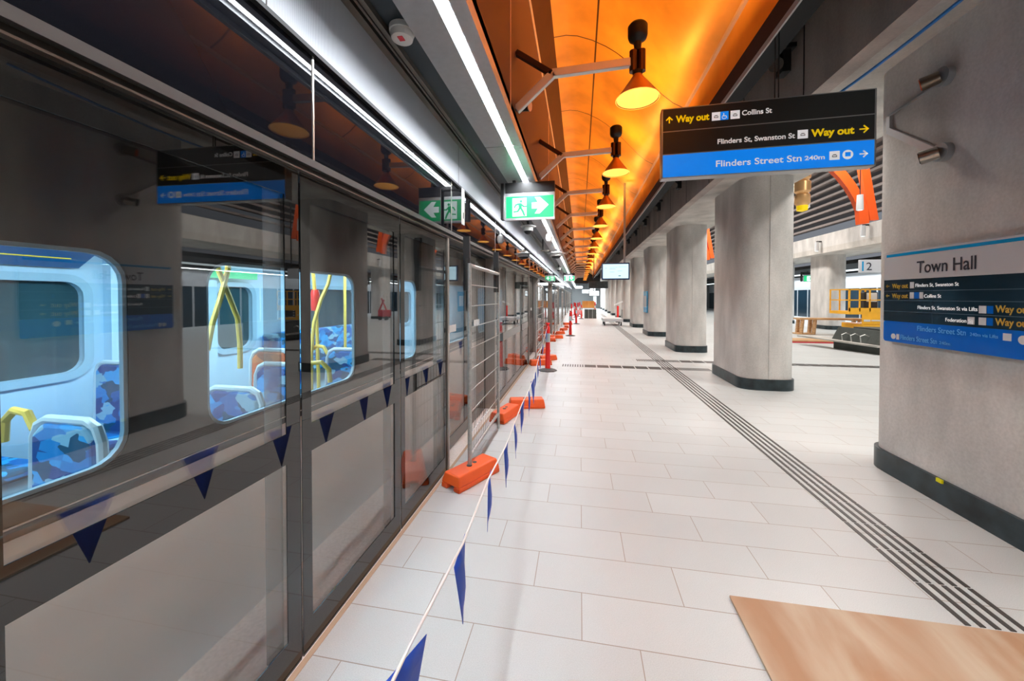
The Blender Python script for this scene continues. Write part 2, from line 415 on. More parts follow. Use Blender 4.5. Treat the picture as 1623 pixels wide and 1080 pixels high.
# ================================================================== SETTING
Y0, Y1 = -5.0, 62.0
struct(MB().box(-1.25, 24, Y0, Y1, -.3, 0), 'floor', 'floor')
struct(MB().box(-1.74, -1.25, Y0, Y1, -.3, -.001), 'trim_1', 'stone')          # pale platform edge under and behind the screens
struct(MB().box(-1.262, -1.235, Y0, Y1, 0, .004), 'trim_2', pmat('warm_sealant', (.50, .36, .24), .6))
struct(MB().box(-7, -5.2, Y0, Y1, -1.2, 4), 'wall_tunnel', 'void')
struct(MB().box(-7, -1.7, Y0, Y1, -1.3, -1.2), 'trim_track_bed', 'void')
# header wall above the screens
struct(MB().box(-1.34, -1.25, Y0, Y1, 2.86, 3.42), 'wall_bulkhead', 'alu')
struct(MB().box(-1.30, -1.245, Y0, Y1, 2.848, 2.868), 'trim_3', 'black')
for y in (1.32, 3.75, 6.2, 8.65, 11.1, 13.5):
    struct(MB().box(-1.2505, -1.2485, y, y + .006, 2.868, 3.29), 'trim_joint', 'bronzed')
# ceiling over the platform edge
struct(MB().box(-1.7, -.60, Y0, Y1, 3.30, 3.42), 'ceiling', 'ceil')
c_ = MB(); c_.box(-1.25, -1.205, Y0, Y1, 3.262, 3.30); c_.box(-1.19, -1.175, Y0, Y1, 3.27, 3.30); c_.box(-1.16, -1.13, Y0, Y1, 3.262, 3.30)
struct(c_, 'trim_4', 'bronze')
struct(MB().box(-7, -1.34, Y0, Y1, 3.30, 3.42), 'ceiling_tunnel', 'void')
# vault side wall, vault, fascia
struct(MB().box(-.66, -.60, Y0, 47, 3.302, 5.2), 'wall_ribbed', 'brownrib')
struct(MB().prism([(-.60, 5.2), (-.40, 5.68), (-.46, 5.72), (-.66, 5.22)], 'y', Y0, 47), 'trim_5', 'browncop')
struct(MB().prism([(-.604, 5.185), (-.58, 5.185), (-.58, 5.215), (-.604, 5.215)], 'y', Y0, 47), 'trim_6', 'trim')
for k in range(12):
    y = 3.2 + 4.0 * k - 4
    struct(MB().box(-.602, -.594, y, y + .02, 3.3, 5.19), 'trim_joint', 'trim')
prof = [(-.41, 5.68), (-.22, 5.69), (-.05, 5.66), (.17, 5.57), (.37, 5.455), (.52, 5.345), (.645, 5.235), (.79, 5.09), (.915, 4.95), (1.05, 4.80), (1.18, 4.655), (1.33, 4.52), (1.50, 4.42)]
def offs(pr, d):
    out = []
    for i, p in enumerate(pr):
        a = Vector(pr[max(i - 1, 0)]); b_ = Vector(pr[min(i + 1, len(pr) - 1)]); t = (b_ - a).normalized()
        out.append((p[0] - t.y * d, p[1] + t.x * d))
    return out
v_ = MB(); n_ = len(prof); o_ = offs(prof, .06); ys_ = [Y0 + i * (47 - Y0) / 26 for i in range(27)]
vv = []; ff = []
for y in ys_:
    vv += [(p[0], y, p[1]) for p in prof] + [(p[0], y, p[1]) for p in o_]
for j in range(26):
    b0 = j * 2 * n_; b1 = b0 + 2 * n_
    for i in range(n_ - 1):
        ff += [(b0 + i, b0 + i + 1, b1 + i + 1, b1 + i), (b0 + n_ + i, b1 + n_ + i, b1 + n_ + i + 1, b0 + n_ + i + 1)]
v_._add(vv, ff); struct(v_, 'ceiling_vault', 'copper', smooth=True, ang=60)
struct(MB().prism([(1.472, 4.40), (1.515, 4.385), (1.515, 4.45), (1.472, 4.465)], 'y', Y0, 47), 'trim_7', 'trim')
struct(MB().prism([(1.50, 4.42), (1.53, 4.02), (1.57, 4.02), (1.56, 4.46)], 'y', Y0, 47), 'trim_8', 'copperf')
struct(MB().prism([(1.53, 4.02), (1.59, 3.925), (1.62, 3.95), (1.57, 4.03)], 'y', Y0, 47), 'trim_9', 'browncop')
struct(MB().prism([(1.59, 3.925), (1.605, 3.895), (1.625, 3.90), (1.62, 3.95)], 'y', Y0, 47), 'trim_10', 'edge')
struct(MB().box(1.50, 2.5, Y0, Y1, 5.3, 5.4), 'ceiling_slot', 'void')
struct(MB().box(1.56, 1.60, Y0, 47, 4.03, 5.35), 'wall_slot', 'void')
# ceiling beyond the vault
struct(MB().box(-.60, 2.45, 47, Y1, 3.9, 4.0), 'ceiling_end', 'void')
struct(MB().box(-.66, 2.45, 46.9, 47.0, 3.4, 5.8), 'wall_vault_end', 'black')
# concrete soffit over the column row and its beam face
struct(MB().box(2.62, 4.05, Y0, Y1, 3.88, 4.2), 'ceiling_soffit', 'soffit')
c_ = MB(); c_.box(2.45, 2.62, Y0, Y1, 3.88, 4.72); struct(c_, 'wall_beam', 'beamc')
for k in range(14):
    y = 1.6 + 1.55 * k
    struct(MB().box(2.444, 2.452, y, y + .012, 3.9, 4.72), 'trim_joint', 'bronzed')
# concourse: ceiling shell, second row soffit
struct(MB().box(2.5, 24, Y0, Y1, 8.6, 8.7), 'ceiling_hall', 'concourse')
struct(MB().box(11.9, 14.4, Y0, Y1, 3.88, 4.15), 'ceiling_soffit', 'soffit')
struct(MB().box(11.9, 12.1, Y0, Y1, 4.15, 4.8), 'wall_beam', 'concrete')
struct(MB().box(14.4, 20.5, Y0, Y1, 3.5, 3.7), 'ceiling_platform', 'void')
struct(MB().box(20.4, 20.6, Y0, Y1, 0, 3.5), 'wall_right', 'darkwall')
struct(MB().box(-1.3, 24, Y1, Y1 + .3, 0, 5), 'wall_back', 'farwall')
struct(MB().box(-7, 24, Y0 - .3, Y0, -1.2, 8.7), 'wall_front', 'concrete')
# louvres over the hall, running with the platform, climbing as a quarter arch
lv = MB()
for k in range(16):
    a = R(8 + k * 5.2); x = 7.6 + 4.3 * math.cos(a); z = 4.75 + 3.3 * math.sin(a)
    lv.box(x - .05, x + .13, Y0, 60, z - .03, z + .07)
for k in range(16):
    a = R(8 + k * 5.2); x = 7.6 - 3.55 * math.cos(a); z = 4.75 + 3.3 * math.sin(a)
    lv.box(x - .13, x + .05, Y0, 60, z - .03, z + .07)
struct(lv, 'ceiling_louvres', 'louvre')

# tactile bars and floor gratings
def bars(mb, xs, ya, yb, L_=.29, gap=.012):
    for x in xs:
        y = ya
        while y < yb - .05:
            mb.box(x, x + .026, y, min(y + L_, yb), -.002, .004); y += L_ + gap
    return mb
tb = MB(); bars(tb, [1.955 + .064 * i for i in range(5)], 2.28, 40)
tag(tb.build('tactile_strip', 'bar'), 'long strip of five dark ribbed tactile bars running along the pale floor', 'tactile strip')
def grate(y0, y1, x0, x1, fine_to, label):
    g_ = MB(); x = x0
    while x < fine_to:
        g_.box(x, x + .03, y0, y1, -.002, .004); x += .06
    while x < x1:
        g_.box(x, min(x + .27, x1), y0, y1, -.002, .004); x += .30
    return tag(g_.build('tactile_crossing', 'bar'), label, 'tactile strip')
grate(9.15, 9.45, -.42, 1.9, .1, 'nearer grey ribbed tactile band crossing the platform behind the red bollard')
grate(10.25, 10.55, 2.6, 9.5, 1.7, 'farther grey ribbed tactile band crossing the floor between two columns')
t1 = MB()
for k in range(24): t1.box(1.92 + .045 * k, 1.945 + .045 * k, 9.15, 9.45, -.002, .0035)
tag(t1.build('tactile_pad', 'bar'), 'square grey tactile pad where the nearer cross band meets the long strip', 'tactile strip')
t1 = MB()
for k in range(24): t1.box(1.5 + .045 * k, 1.525 + .045 * k, 10.25, 10.55, -.002, .0035)
tag(t1.build('tactile_pad', 'bar'), 'square grey tactile pad where the farther cross band meets the long strip', 'tactile strip')
tag(MB().box(.83, 3.0, .6, 2.25, .0045, .018).build('plywood_sheet', 'ply'), 'bare plywood sheet lying on the floor in the lower right corner', 'plywood sheet')

# ================================================================== COLUMNS
def col_outline(x0, x1, y0, y1, cap=.3, n=10, e=3.0, d=0.0):
    cx_ = (x0 + x1) / 2; hw = (x1 - x0) / 2 + d; pts = []
    for sgn, yc in ((-1, y0 + cap), (1, y1 - cap)):
        for i in range(n * 2 + 1):
            a = math.pi * i / (2 * n)
            ca, sa = math.cos(a), math.sin(a)
            px = hw * (1 if ca >= 0 else -1) * abs(ca) ** (2 / e); py = (cap + d) * abs(sa) ** (2 / e)
            if sgn < 0: pts.append((cx_ - px, yc - py))
            else: pts.append((cx_ + px, yc + py))
    return pts
def make_column(label, group):
    t = thing('concrete_column', label, 'column', (0, 0, 0), 0, group)
    MB().prism(col_outline(-.45, .45, -.85, .85), 'z', 0, 3.88).build('shaft', 'concrete', t, smooth=True, ang=30)
    MB().prism(col_outline(-.45, .45, -.85, .85, d=.03), 'z', 0, .20).build('skirting', 'skirting', t, smooth=True, ang=30)
    s = MB(); s.box(-.02, .02, -.858, -.845, .2, 3.88); s.build('joint_strip', 'concrete', t)
    return t
rows = ['nearest column, broad grey concrete slab carrying the station name board',
        'second concrete column, standing clear between the name board column and the row beyond',
        'third concrete column along the platform, just left of the second',
        'fourth concrete column along the platform, with small blue notice on its side',
        'fifth concrete column along the platform, under the hanging display screen',
        'sixth concrete column along the platform, partly hidden beside the trolley',
        'seventh concrete column, thin sliver behind the trolley']
far_lab = 'distant grey concrete column at the far end of the platform row'
c0 = make_column(rows[0], 'concrete columns beside the platform')
c0.location = (3.375, 3.60, 0)
for k in range(1, 12):
    dup(c0, (3.375, 3.60 + 4.68 * k, 0), 0, rows[k] if k < len(rows) else far_lab)
for k, lb in ((0, 'distant concrete column across the hall behind the yellow lift'), (1, 'distant concrete column across the hall, left of the one behind the yellow lift'),
              (2, 'farthest concrete column across the hall, barely in view')):
    c = dup(c0, (13.08, 22.75 + 4.68 * k, 0), 0, lb); c['group'] = 'concrete columns across the hall'
tag(MB().box(2.868, 2.882, 3.55, 3.60, .185, .215).build('tape_tag', 'tape'), 'small bright yellow tape mark on the skirting of the nearest column', 'tape')

# ================================================================== GLASS SCREENS
def screen_panel(w_, label):
    t = thing('glass_screen_panel', label, 'glass screen', (-1.27, 0, 0), 0, None)
    MB().holed(rect(.004, w_ - .004, .0, 2.27), [rect(.065, w_ - .085, 1.085, 2.14), rect(.065, w_ - .085, .15, .95)], 'x', -.004, 0).build('black_frame', 'frit', t)
    MB().box(-.016, -.0045, .03, w_ - .04, 1.04, 2.20).build('upper_pane', 'glass', t)
    MB().box(-.016, -.0045, .03, w_ - .04, .08, 1.0).build('lower_pane', 'glass', t)
    MB().box(-.06, -.03, 0.0, .03, 0, 2.27).build('mullion', 'bronzed', t)
    MB().box(-.055, -.045, w_ - .145, w_ - .06, .10, 2.20).build('rear_fin', 'finglass', t)
    return t
def door_leaf(label, w_=1.0):
    t = thing('sliding_screen_door', label, 'screen door', (-1.40, 0, 0))
    MB().holed(rect(0, w_, .01, 2.26), [rect(.07, w_ - .07, .15, 2.14)], 'x', -.004, 0).build('door_frame', 'frit', t)
    MB().box(-.016, -.0045, .03, w_ - .03, .05, 2.22).build('door_pane', 'glass', t)
    MB().box(-.0005, .004, .35, .62, 1.30, 1.38).build('door_notice', 'white', t)
    return t
P0 = None; D0 = None
cyc = 5.87; n_panel = 0
names = {(-1, 3): 'large glass screen panel nearest the camera, showing the widest train window',
         (0, 0): 'first', }
def plabel(k, i):
    if k == -1 and i == 2: return 'glass screen panel at the left edge of the picture, cut off by the frame'
    if k == -1 and i == 3: return 'widest glass screen panel in view, filling the lower left with one and a half train windows behind'
    if k == 0: pass
    return None
seqY = []
base = 3.47
order = 0
lab_fixed = ['black framed glass screen panel cut off by the left edge of the picture',
             'widest glass screen panel, left foreground, bunting and name board mirrored in it',
             'second glass screen panel from the left, with yellow poles of the train behind it',
             'third glass screen panel from the left, mirroring the orange block and mesh fence',
             'first glass panel beyond the nearest door recess, behind the far post of the mesh fence',
             'second glass panel beyond the nearest door recess',
             'third glass panel beyond the nearest door recess, mirroring the red bollard',
             'fourth glass panel beyond the nearest door recess, beside the nearer red bollard']
fi = 0; di = 0
fixY = [base - .975 * k for k in (4, 3, 2, 1)]
allp = []
for y in fixY: allp.append((y, 'p'))
for c in range(9):
    d0 = base + c * cyc
    allp.append((d0, 'd')); allp.append((d0 + 1.0, 'd'))
    for i in range(4): allp.append((d0 + 2.02 + .9625 * i, 'p'))
lab_door = ['nearer leaf of the first recessed sliding screen door, beside the pale steel jamb', 'farther leaf of the first recessed sliding screen door, behind the mesh fence',
            'nearer leaf of the second recessed sliding screen door, past the red bollard', 'farther leaf of the second recessed sliding screen door, past the red bollard']
for y, kd in allp:
    if kd == 'p':
        lb = lab_fixed[fi] if fi < len(lab_fixed) else 'distant glass screen panel along the platform edge'
        fi += 1
        if P0 is None: P0 = screen_panel(.97, lb); P0['group'] = 'glass screen panels along the platform edge'; P0.location = (-1.27, y, 0)
        else: dup(P0, (-1.27, y, 0), 0, lb)
    else:
        lb = lab_door[di] if di < len(lab_door) else 'distant recessed sliding screen door along the platform edge'
        di += 1
        if D0 is None: D0 = door_leaf(lb); D0['group'] = 'sliding screen doors'; D0.location = (-1.40, y, 0)
        else: dup(D0, (-1.40, y, 0), 0, lb)
# jambs at each door opening
J0 = None
jl = ['pale steel jamb at the near side of the first door recess', 'steel jamb at the far side of the first door recess, behind the mesh fence',
      'steel jamb at the near side of the second door recess', 'steel jamb at the far side of the second door recess']
ji = 0
for c in range(9):
    for dy in (-.03, 2.0):
        y = base + c * cyc + dy
        lb = jl[ji] if ji < len(jl) else 'distant steel jamb beside a screen door'
        ji += 1
        if J0 is None:
            J0 = thing('door_jamb', lb, 'door jamb', (-1.27, y, 0), 0, 'steel jambs at the screen doors')
            MB().box(-.14, .015, 0, .04, 0, 2.27).build('jamb_cover', 'steel', J0, bev=.003)
            MB().box(-.001, .018, .006, .034, 1.22, 1.34).build('notice', 'white', J0)
        else: dup(J0, (-1.27, y, 0), 0, lb)
# transom rail and header panels
tr = MB(); tr.box(-1.30, -1.235, Y0, Y1, 2.30, 2.335)
tr2 = MB(); tr2.box(-1.30, -1.245, Y0, Y1, 2.268, 2.275)
tg = thing('transom_rail', 'long bronze transom rail running above the glass screens', 'rail', (-1.27, 0, 2.27))
def reoff(mb, off): mb.v = [tuple(Vector(p) - Vector(off)) for p in mb.v]; return mb
reoff(tr, (-1.27, 0, 2.27)).build('upper_lip', 'transom', tg); reoff(tr2, (-1.27, 0, 2.27)).build('lower_lip', 'bronze', tg)
MB((-1.27, 0, 2.27)).box(-1.42, -1.262, Y0, Y1, 2.275, 2.30).build('web', 'bronzed', tg)
H0 = None; hy = 1.615 - 1.97 * 3; hi = 0
hl = ['black glass header panel at the top left edge above the nearest screen', 'black glass header panel above the second and third screens, under the silver bulkhead',
      'black glass header panel behind the green exit sign reflection', 'black glass header panel just beyond the exit sign']
while hy < 58:
    vis = int(round((hy - (1.615 - 1.97)) / 1.97))
    lb = hl[vis] if 0 <= vis < len(hl) else ('black glass header panel behind the camera position, out of view' if vis < 0 else 'distant black glass header panel above the screens')
    if vis >= -1:
        if H0 is None:
            H0 = thing('header_panel', lb if vis >= 0 else hl[0], 'header panel', (-1.27, hy, 2.335), 0, 'black header panels above the screens')
            MB().box(-.06, 0, .006, 1.964, 0, .515).build('glass_face', 'header', H0)
            MB().box(-.05, .004, 1.962, 1.972, 0, .515).build('edge_strip', 'steel', H0)
        else: dup(H0, (-1.27, hy, 2.335), 0, lb)
    hy += 1.97

# ================================================================== CEILING FITTINGS
ln = None; ly = -2.2; li = 0
ll = ['linear strip light directly overhead at the top of the picture', 'linear strip light ending behind the green exit sign', 'linear strip light beyond the exit sign', 'distant linear strip light']
while ly < 58:
    vis = li
    if ln is None:
        ln = thing('linear_light', 'first length of linear strip light, running out of the top of the picture', 'strip light', (-.78, ly, 3.299), 0, 'linear strip lights under the ceiling')
        MB().prism([(-.19, 0), (-.19, -.055), (.022, -.055), (.022, -.03), (.10, -.03), (.10, -.055), (.17, -.055), (.17, 0)], 'y', 0, 2.985).build('housing', 'alup', ln)
        MB().box(.17, .20, 0, 2.985, -.085, 0).build('side_lip', 'alup', ln)
        MB().box(.040, .080, .0, 2.98, -.034, -.029).build('diffuser', 'ledface', ln)
    else:
        lbs = {1: 'second length of linear strip light, beside the smoke detector', 2: 'third length of linear strip light, ending at the green exit sign',
               3: 'length of linear strip light just beyond the green exit sign'}
        dup(ln, (-.78, ly, 3.299), 0, lbs.get(li, 'distant length of linear strip light under the ceiling'))
    li += 1; ly += 3.0
sd = thing('smoke_detector', 'round white smoke detector with red label on the dark ceiling', 'smoke detector', (-1.05, 2.1, 3.30))
MB().lathe([(.075, -.03), (.075, 0)]).build('base', 'white', sd, smooth=True)
MB().lathe([(.045, -.075), (.062, -.068), (.068, -.045), (.066, -.03)]).build('sensor_head', 'white', sd, smooth=True)
MB().box(-.012, .02, -.04, .0, -.079, -.0745).build('red_label', 'red_label', sd)

def run_man(mb, ox, oz, s, y, flip=1):
    def q(pts): mb.prism([(ox + flip * p[0] * s, oz + p[1] * s) for p in pts], 'y', y, y - .003)
    n = 12
    q([(.56 + .075 * math.cos(2 * math.pi * i / n), .86 + .075 * math.sin(2 * math.pi * i / n)) for i in range(n)])
    q([(.40, .76), (.60, .76), (.60, .48), (.44, .46)])                      # torso
    q([(.58, .74), (.72, .60), (.88, .60), (.88, .53), (.68, .52), (.56, .64)])  # fore arm
    q([(.42, .76), (.24, .70), (.14, .52), (.20, .49), (.29, .63), (.42, .66)])  # rear arm
    q([(.48, .50), (.60, .50), (.72, .30), (.80, .06), (.72, .02), (.62, .25)])  # fore leg
    q([(.44, .50), (.54, .46), (.40, .26), (.12, .24), (.12, .31), (.34, .33)])  # rear leg
def exit_sign(label, loc, group):
    t = thing('exit_sign', label, 'exit sign', loc, 0, group)
    W, H = .66, .36   # face toward -y, z down from loc
    MB().box(0, W, -.0, .09, -.02 - .12, 0).build('mounting_box', 'black', t, bev=.004)
    MB().box(-.06, -.02, .0, .10, -.48, 0).build('side_post', 'black', t)
    MB().box(0, W, 0, .05, -.14 - H, -.14).build('diffuser_body', 'alup', t, bev=.004)
    MB().box(.015, W - .015, -.004, 0, -.14 - H + .03, -.185).build('green_face', 'green', t)
    m = MB(); m.box(.10, .29, -.0075, -.004, -.14 - H + .05, -.21)
    m.prism([(.36, -.32 + .012), (.36, -.32 - .035), (.44, -.32 - .035), (.40, -.42), (.465, -.42), (.58, -.31), (.465, -.205), (.40, -.205), (.44, -.275), (.36, -.275)], 'y', -.0075, -.004)
    m.build('white_symbols', 'exitwhite', t)
    g_ = MB(); run_man(g_, .085, -.455, .235, -.0075); g_.build('running_figure', 'green', t)
    # back face, same sign
    return t
es = exit_sign('green exit sign with running figure and right arrow hanging from the ceiling', (-.985, 4.9, 3.21), 'green exit signs')
MB().box(.1, .14, 0, .04, 0, .030).build('hanger', 'black', es)
dup(es, (-.985, 24, 3.21), 0, 'tiny distant green exit sign over the far platform edge')
def dome(label, loc, group='dome cameras under the ceiling', drop=.1):
    t = thing('dome_camera', label, 'camera', loc, 0, group)
    MB().cyl((0, 0, 0), (0, 0, -drop), .025).build('stem', 'black', t)
    MB().lathe([(.155, -drop - .035), (.16, -drop - .02), (.10, -drop)]).build('canopy', 'white', t, smooth=True)
    MB().lathe([(.10, -drop - .035), (.105, -drop - .10), (.085, -drop - .11)][::-1]).build('housing', 'white', t, smooth=True)
    MB().lathe([(.002, -drop - .17), (.045, -drop - .16), (.075, -drop - .135), (.085, -drop - .11)]).build('dark_dome', 'black', t, smooth=True)
    return t
dm = dome('white dome camera hanging just right below the green exit sign', (-1.06, 7.7, 3.30))
dm.scale = (1, 1, 1.15)
d2 = dup(dm, (-.74, 12.0, 3.24), 0, 'wide white dome camera below the strip light, farther than the one under the exit sign'); d2.scale = (1.9, 1.9, 1.2)
d3 = dup(dm, (-1.06, 19, 3.30), 0, 'distant white dome camera under the dark ceiling')
sp = thing('pendant_speaker', 'small white speaker hanging from the strip light beside the dome camera', 'speaker', (-.70, 8.6, 3.243))
MB().cyl((0, 0, 0), (0, 0, -.08), .02).build('stem', 'white', sp)
MB().lathe([(.02, -.08), (.07, -.12), (.085, -.2), (.06, -.28), (.02, -.30)]).build('speaker_body', 'white', sp, smooth=True)
k_ = thing('cable_bracket', 'small black cable bracket hanging from the ceiling beyond the dome camera', 'bracket', (-1.02, 10.4, 3.30))
MB().box(-.02, .02, 0, .03, -.3, 0).build('hanger', 'black', k_); MB().box(-.06, .18, -.02, .05, -.33, -.30).build('tray', 'bronze', k_)

# ================================================================== VAULT LAMPS
def lamp(label, loc):
    t = thing('vault_lamp', label, 'lamp', loc, 0, 'copper cone lamps along the vault')
    X, Z = 0, 0      # origin at cone rim centre
    MB().lathe([(.185, 0), (.045, .20), (.04, .215)], capa=False).build('cone_shade', 'lampcone', t, smooth=True)
    MB().lathe([(.178, .006), (.05, .185)], capa=False, capb=True).build('shade_lining', 'lampin', t, smooth=True)
    MB().lathe([(.183, -.004), (.19, .0), (.183, .008)], capa=False, capb=False).build('rim', 'lampin', t, smooth=True)
    MB().lathe([(.012, .10), (.035, .12), (.035, .17)]).build('bulb', 'bulb', t, smooth=True)
    MB().lathe([(.042, .215), (.045, .25)]).build('neck', 'lampcap', t)
    m = MB()
    for dx in (-.034, .034): m.cyl((dx, 0, .245), (dx, 0, .43), .036)
    m.build('twin_barrel', 'lampbody', t, smooth=True)
    MB().lathe([(.03, .43), (.035, .50), (.075, .53), (.085, .56), (.085, .64), (.07, .66)]).build('top_cap', 'lampcap', t, smooth=True)
    ax = .5 + .6
    def flat(mb, a, b_, wd, th):   # flat bar between two points in the xz plane, width along y
        a = Vector((a[0], 0, a[1])); b_ = Vector((b_[0], 0, b_[1])); d = (b_ - a).normalized(); nrm = Vector((-d.z, 0, d.x)) * th / 2; yy = Vector((0, wd / 2, 0))
        mb.hexa([a - nrm - yy, b_ - nrm - yy, b_ - nrm + yy, a - nrm + yy], [a + nrm - yy, b_ + nrm - yy, b_ + nrm + yy, a + nrm + yy])
    m = MB(); flat(m, (-.76, .305), (-.06, .33), .05, .075); flat(m, (-.09, .33), (.0, .33), .03, .03); m.build('arm', 'armsteel', t, bev=.006)
    m = MB(); flat(m, (-ax + .004, .0), (-.745, .31), .05, .075); m.build('lower_strut', 'armsteel', t, bev=.006)
    m = MB(); flat(m, (-ax + .004, .54), (-.76, .305), .05, .05); m.build('upper_strut', 'browncop', t, bev=.004)
    return t
LX, LZ = .50, 3.455
lp = lamp('nearest and largest copper cone lamp under the orange vault', (LX, 3.5, LZ))
ords = ['second', 'third', 'fourth', 'fifth', 'sixth', 'seventh']
for k in range(1, 19):
    dup(lp, (LX, 3.5 + 2.02 * k, LZ), 0, (ords[k - 1] + ' copper cone lamp counting away along the orange vault') if k <= 6 else 'tiny distant copper cone lamp in the row along the vault')
def warm_lights():
    for k in range(0, 20):
        y = 3.5 + 2.02 * k
        far = k > 6
        if far and (k % 2): continue
        P = 14 if not far else 28
        l = bpy.data.lights.new('lamp_uplight', 'AREA'); l.shape = 'DISK'; l.size = .14; l.energy = P; l.color = (1, .52, .12)
        o = bpy.data.objects.new('lamp_uplight', l); o.location = (LX + .10, y, LZ + .70); o.rotation_euler = (math.pi, 0, 0); col.objects.link(o)
        l.size = .14; o.rotation_euler = (math.pi, R(0), 0)
    area('vault_uplight_near', (.35, .3, 4.1), .2, 1.5, 36, (1, .52, .12), (math.pi, 0, 0))  # warm light aimed up at the near vault, with no lamp body
warm_lights()
w1 = thing('wall_speaker', 'small round black speaker on the brown wall under the nearest lamp arm', 'speaker', (-.60, 3.75, 3.62))
MB().cyl((0, 0, 0), (.10, -.03, -.02), .05).build('body', 'black', w1, smooth=True)
MB().cyl((.10, -.03, -.02), (.108, -.032, -.021), .052).build('ring', 'trim', w1)

# ================================================================== HANGING WAY SIGN
SW, SH = 1.715, .655
ws = thing('hanging_way_sign', 'large hanging sign with yellow way out lettering and a blue bottom band', 'sign', (.755, 3.78, 2.805), R(-1.8))
MB().box(0, SW, -.05, .05, 0, SH).build('frame', 'signframe', ws, bev=.006)
rz = [SH * (1 - .335), SH * (1 - .66)]
m = MB(); m.box(.012, SW - .018, -.053, -.05, rz[0] + .005, SH - .012); m.build('upper_board', 'signblack', ws)
m = MB(); m.box(.012, SW - .018, -.053, -.05, rz[1] + .005, rz[0] - .005); m.build('middle_board', 'signblack', ws)
m = MB(); m.box(.012, SW - .018, -.053, -.05, .012, rz[1] - .005); m.build('blue_board', 'signblue', ws)
for zt in (1.05,):
    for x in (.965, .995):
        MB().cyl((x, 0, SH), (x, 0, SH + 1.82), .005).build('suspension_rod', 'black', ws)
TR = (R(90), 0, 0); yf = -.0535
def fx(px): return (px - 45) / 1460 * SW
def tw(s, a, b_, z, mat, h, bold=.02): return text_part(s, 'lettering', mat, ws, fx(b_) - fx(a), (fx(a), yf, z), TR, bold, h)
tw('Way out', 150, 395, .515, 'textyellow', .062, .035); tw('Collins St', 625, 830, .525, 'textwhite', .045)
tw('Flinders St, Swanston St', 455, 985, .285, 'textwhite', .045); tw('Way out', 1090, 1365, .285, 'textyellow', .062, .035)
tw('Flinders Street Stn', 445, 1030, .078, 'textwhite', .058, .012); tw('240m', 1050, 1180, .083, 'textwhite', .038)
def arrow(mb, cx_, cz_, s, dirn, y=yf, t=.011):
    L_ = s / 2
    if dirn == 'r': segs = [((-L_, 0), (L_, 0)), ((0, L_), (L_, 0)), ((0, -L_), (L_, 0))]
    else: segs = [((0, -L_), (0, L_)), ((-L_, 0), (0, L_)), ((L_, 0), (0, L_))]
    for a, b_ in segs:
        a = Vector(a); b_ = Vector(b_); d = (b_ - a).normalized(); nn = Vector((-d.y, d.x)) * t / 2
        mb.prism([(cx_ + p.x, cz_ + p.y) for p in (a - nn, b_ - nn + d * t / 2, b_ + nn + d * t / 2, a + nn)], 'y', y - .0015, y)
m = MB(); arrow(m, fx(102), .540, .055, 'u'); arrow(m, fx(1422), .315, .062, 'r'); m.build('yellow_arrow', 'textyellow', ws)
m = MB(); arrow(m, fx(1422), .105, .055, 'r'); m.build('white_arrow', 'textwhite', ws)
def icons(boxes, mat, par, nm='icon'):
    for a, b_, z0, z1 in boxes: MB().box(fx(a), fx(b_), yf - .001, yf + .002, z0, z1).build(nm, mat, par)
icons([(413, 473, .50, .575), (545, 610, .50, .575), (1002, 1070, .275, .35), (1210, 1275, .07, .145)], 'iconlit', ws, 'pictogram_tile')
m = MB(); c0x = fx(1326); m.prism([(c0x + .04 * math.cos(2 * math.pi * i / 24), .108 + .04 * math.sin(2 * math.pi * i / 24)) for i in range(24)], 'y', yf - .001, yf + .002); m.build('pictogram_disc', 'iconlit', ws)
m = MB(); m.box(c0x - .02, c0x + .02, yf - .003, yf, .092, .128); m.build('train_pictogram', 'signblue', ws)
icons([(475, 531, .50, .575)], 'signblue', ws, 'accessible_tile')
m = MB()
def seg(mb, a, b_, t, y):
    a = Vector(a); b_ = Vector(b_); d = (b_ - a).normalized(); nn = Vector((-d.y, d.x)) * t / 2
    mb.prism([(p.x, p.y) for p in (a - nn, b_ - nn, b_ + nn, a + nn)], 'y', y - .0015, y)
bx_ = fx(497)
m = MB(); seg(m, (bx_, .56), (bx_ + .002, .53), .007, yf - .001); seg(m, (bx_, .535), (bx_ + .018, .535), .006, yf - .001); seg(m, (bx_ + .018, .537), (bx_ + .026, .515), .006, yf - .001)
for i in range(10):
    a0 = R(110 + i * 22); a1 = R(132 + i * 22); seg(m, (bx_ + .004 + .017 * math.cos(a0), .525 + .017 * math.sin(a0)), (bx_ + .004 + .017 * math.cos(a1), .525 + .017 * math.sin(a1)), .005, yf - .001)
m.build('wheelchair_pictogram', 'textwhite', ws)
m = MB()
for a, z in ((443, .535), (577, .535), (1036, .31), (1242, .105)):
    x = fx(a); m.box(x - .018, x + .018, yf - .002, yf, z - .012, z - .006); m.box(x - .012, x + .012, yf - .002, yf, z + .004, z + .012); m.box(x - .018, x - .012, yf - .002, yf, z - .006, z + .004); m.box(x + .012, x + .018, yf - .002, yf, z - .006, z + .004)
m.build('pictogram_lines', pmat('pictogram_line_grey', (.22, .23, .24), .5), ws)

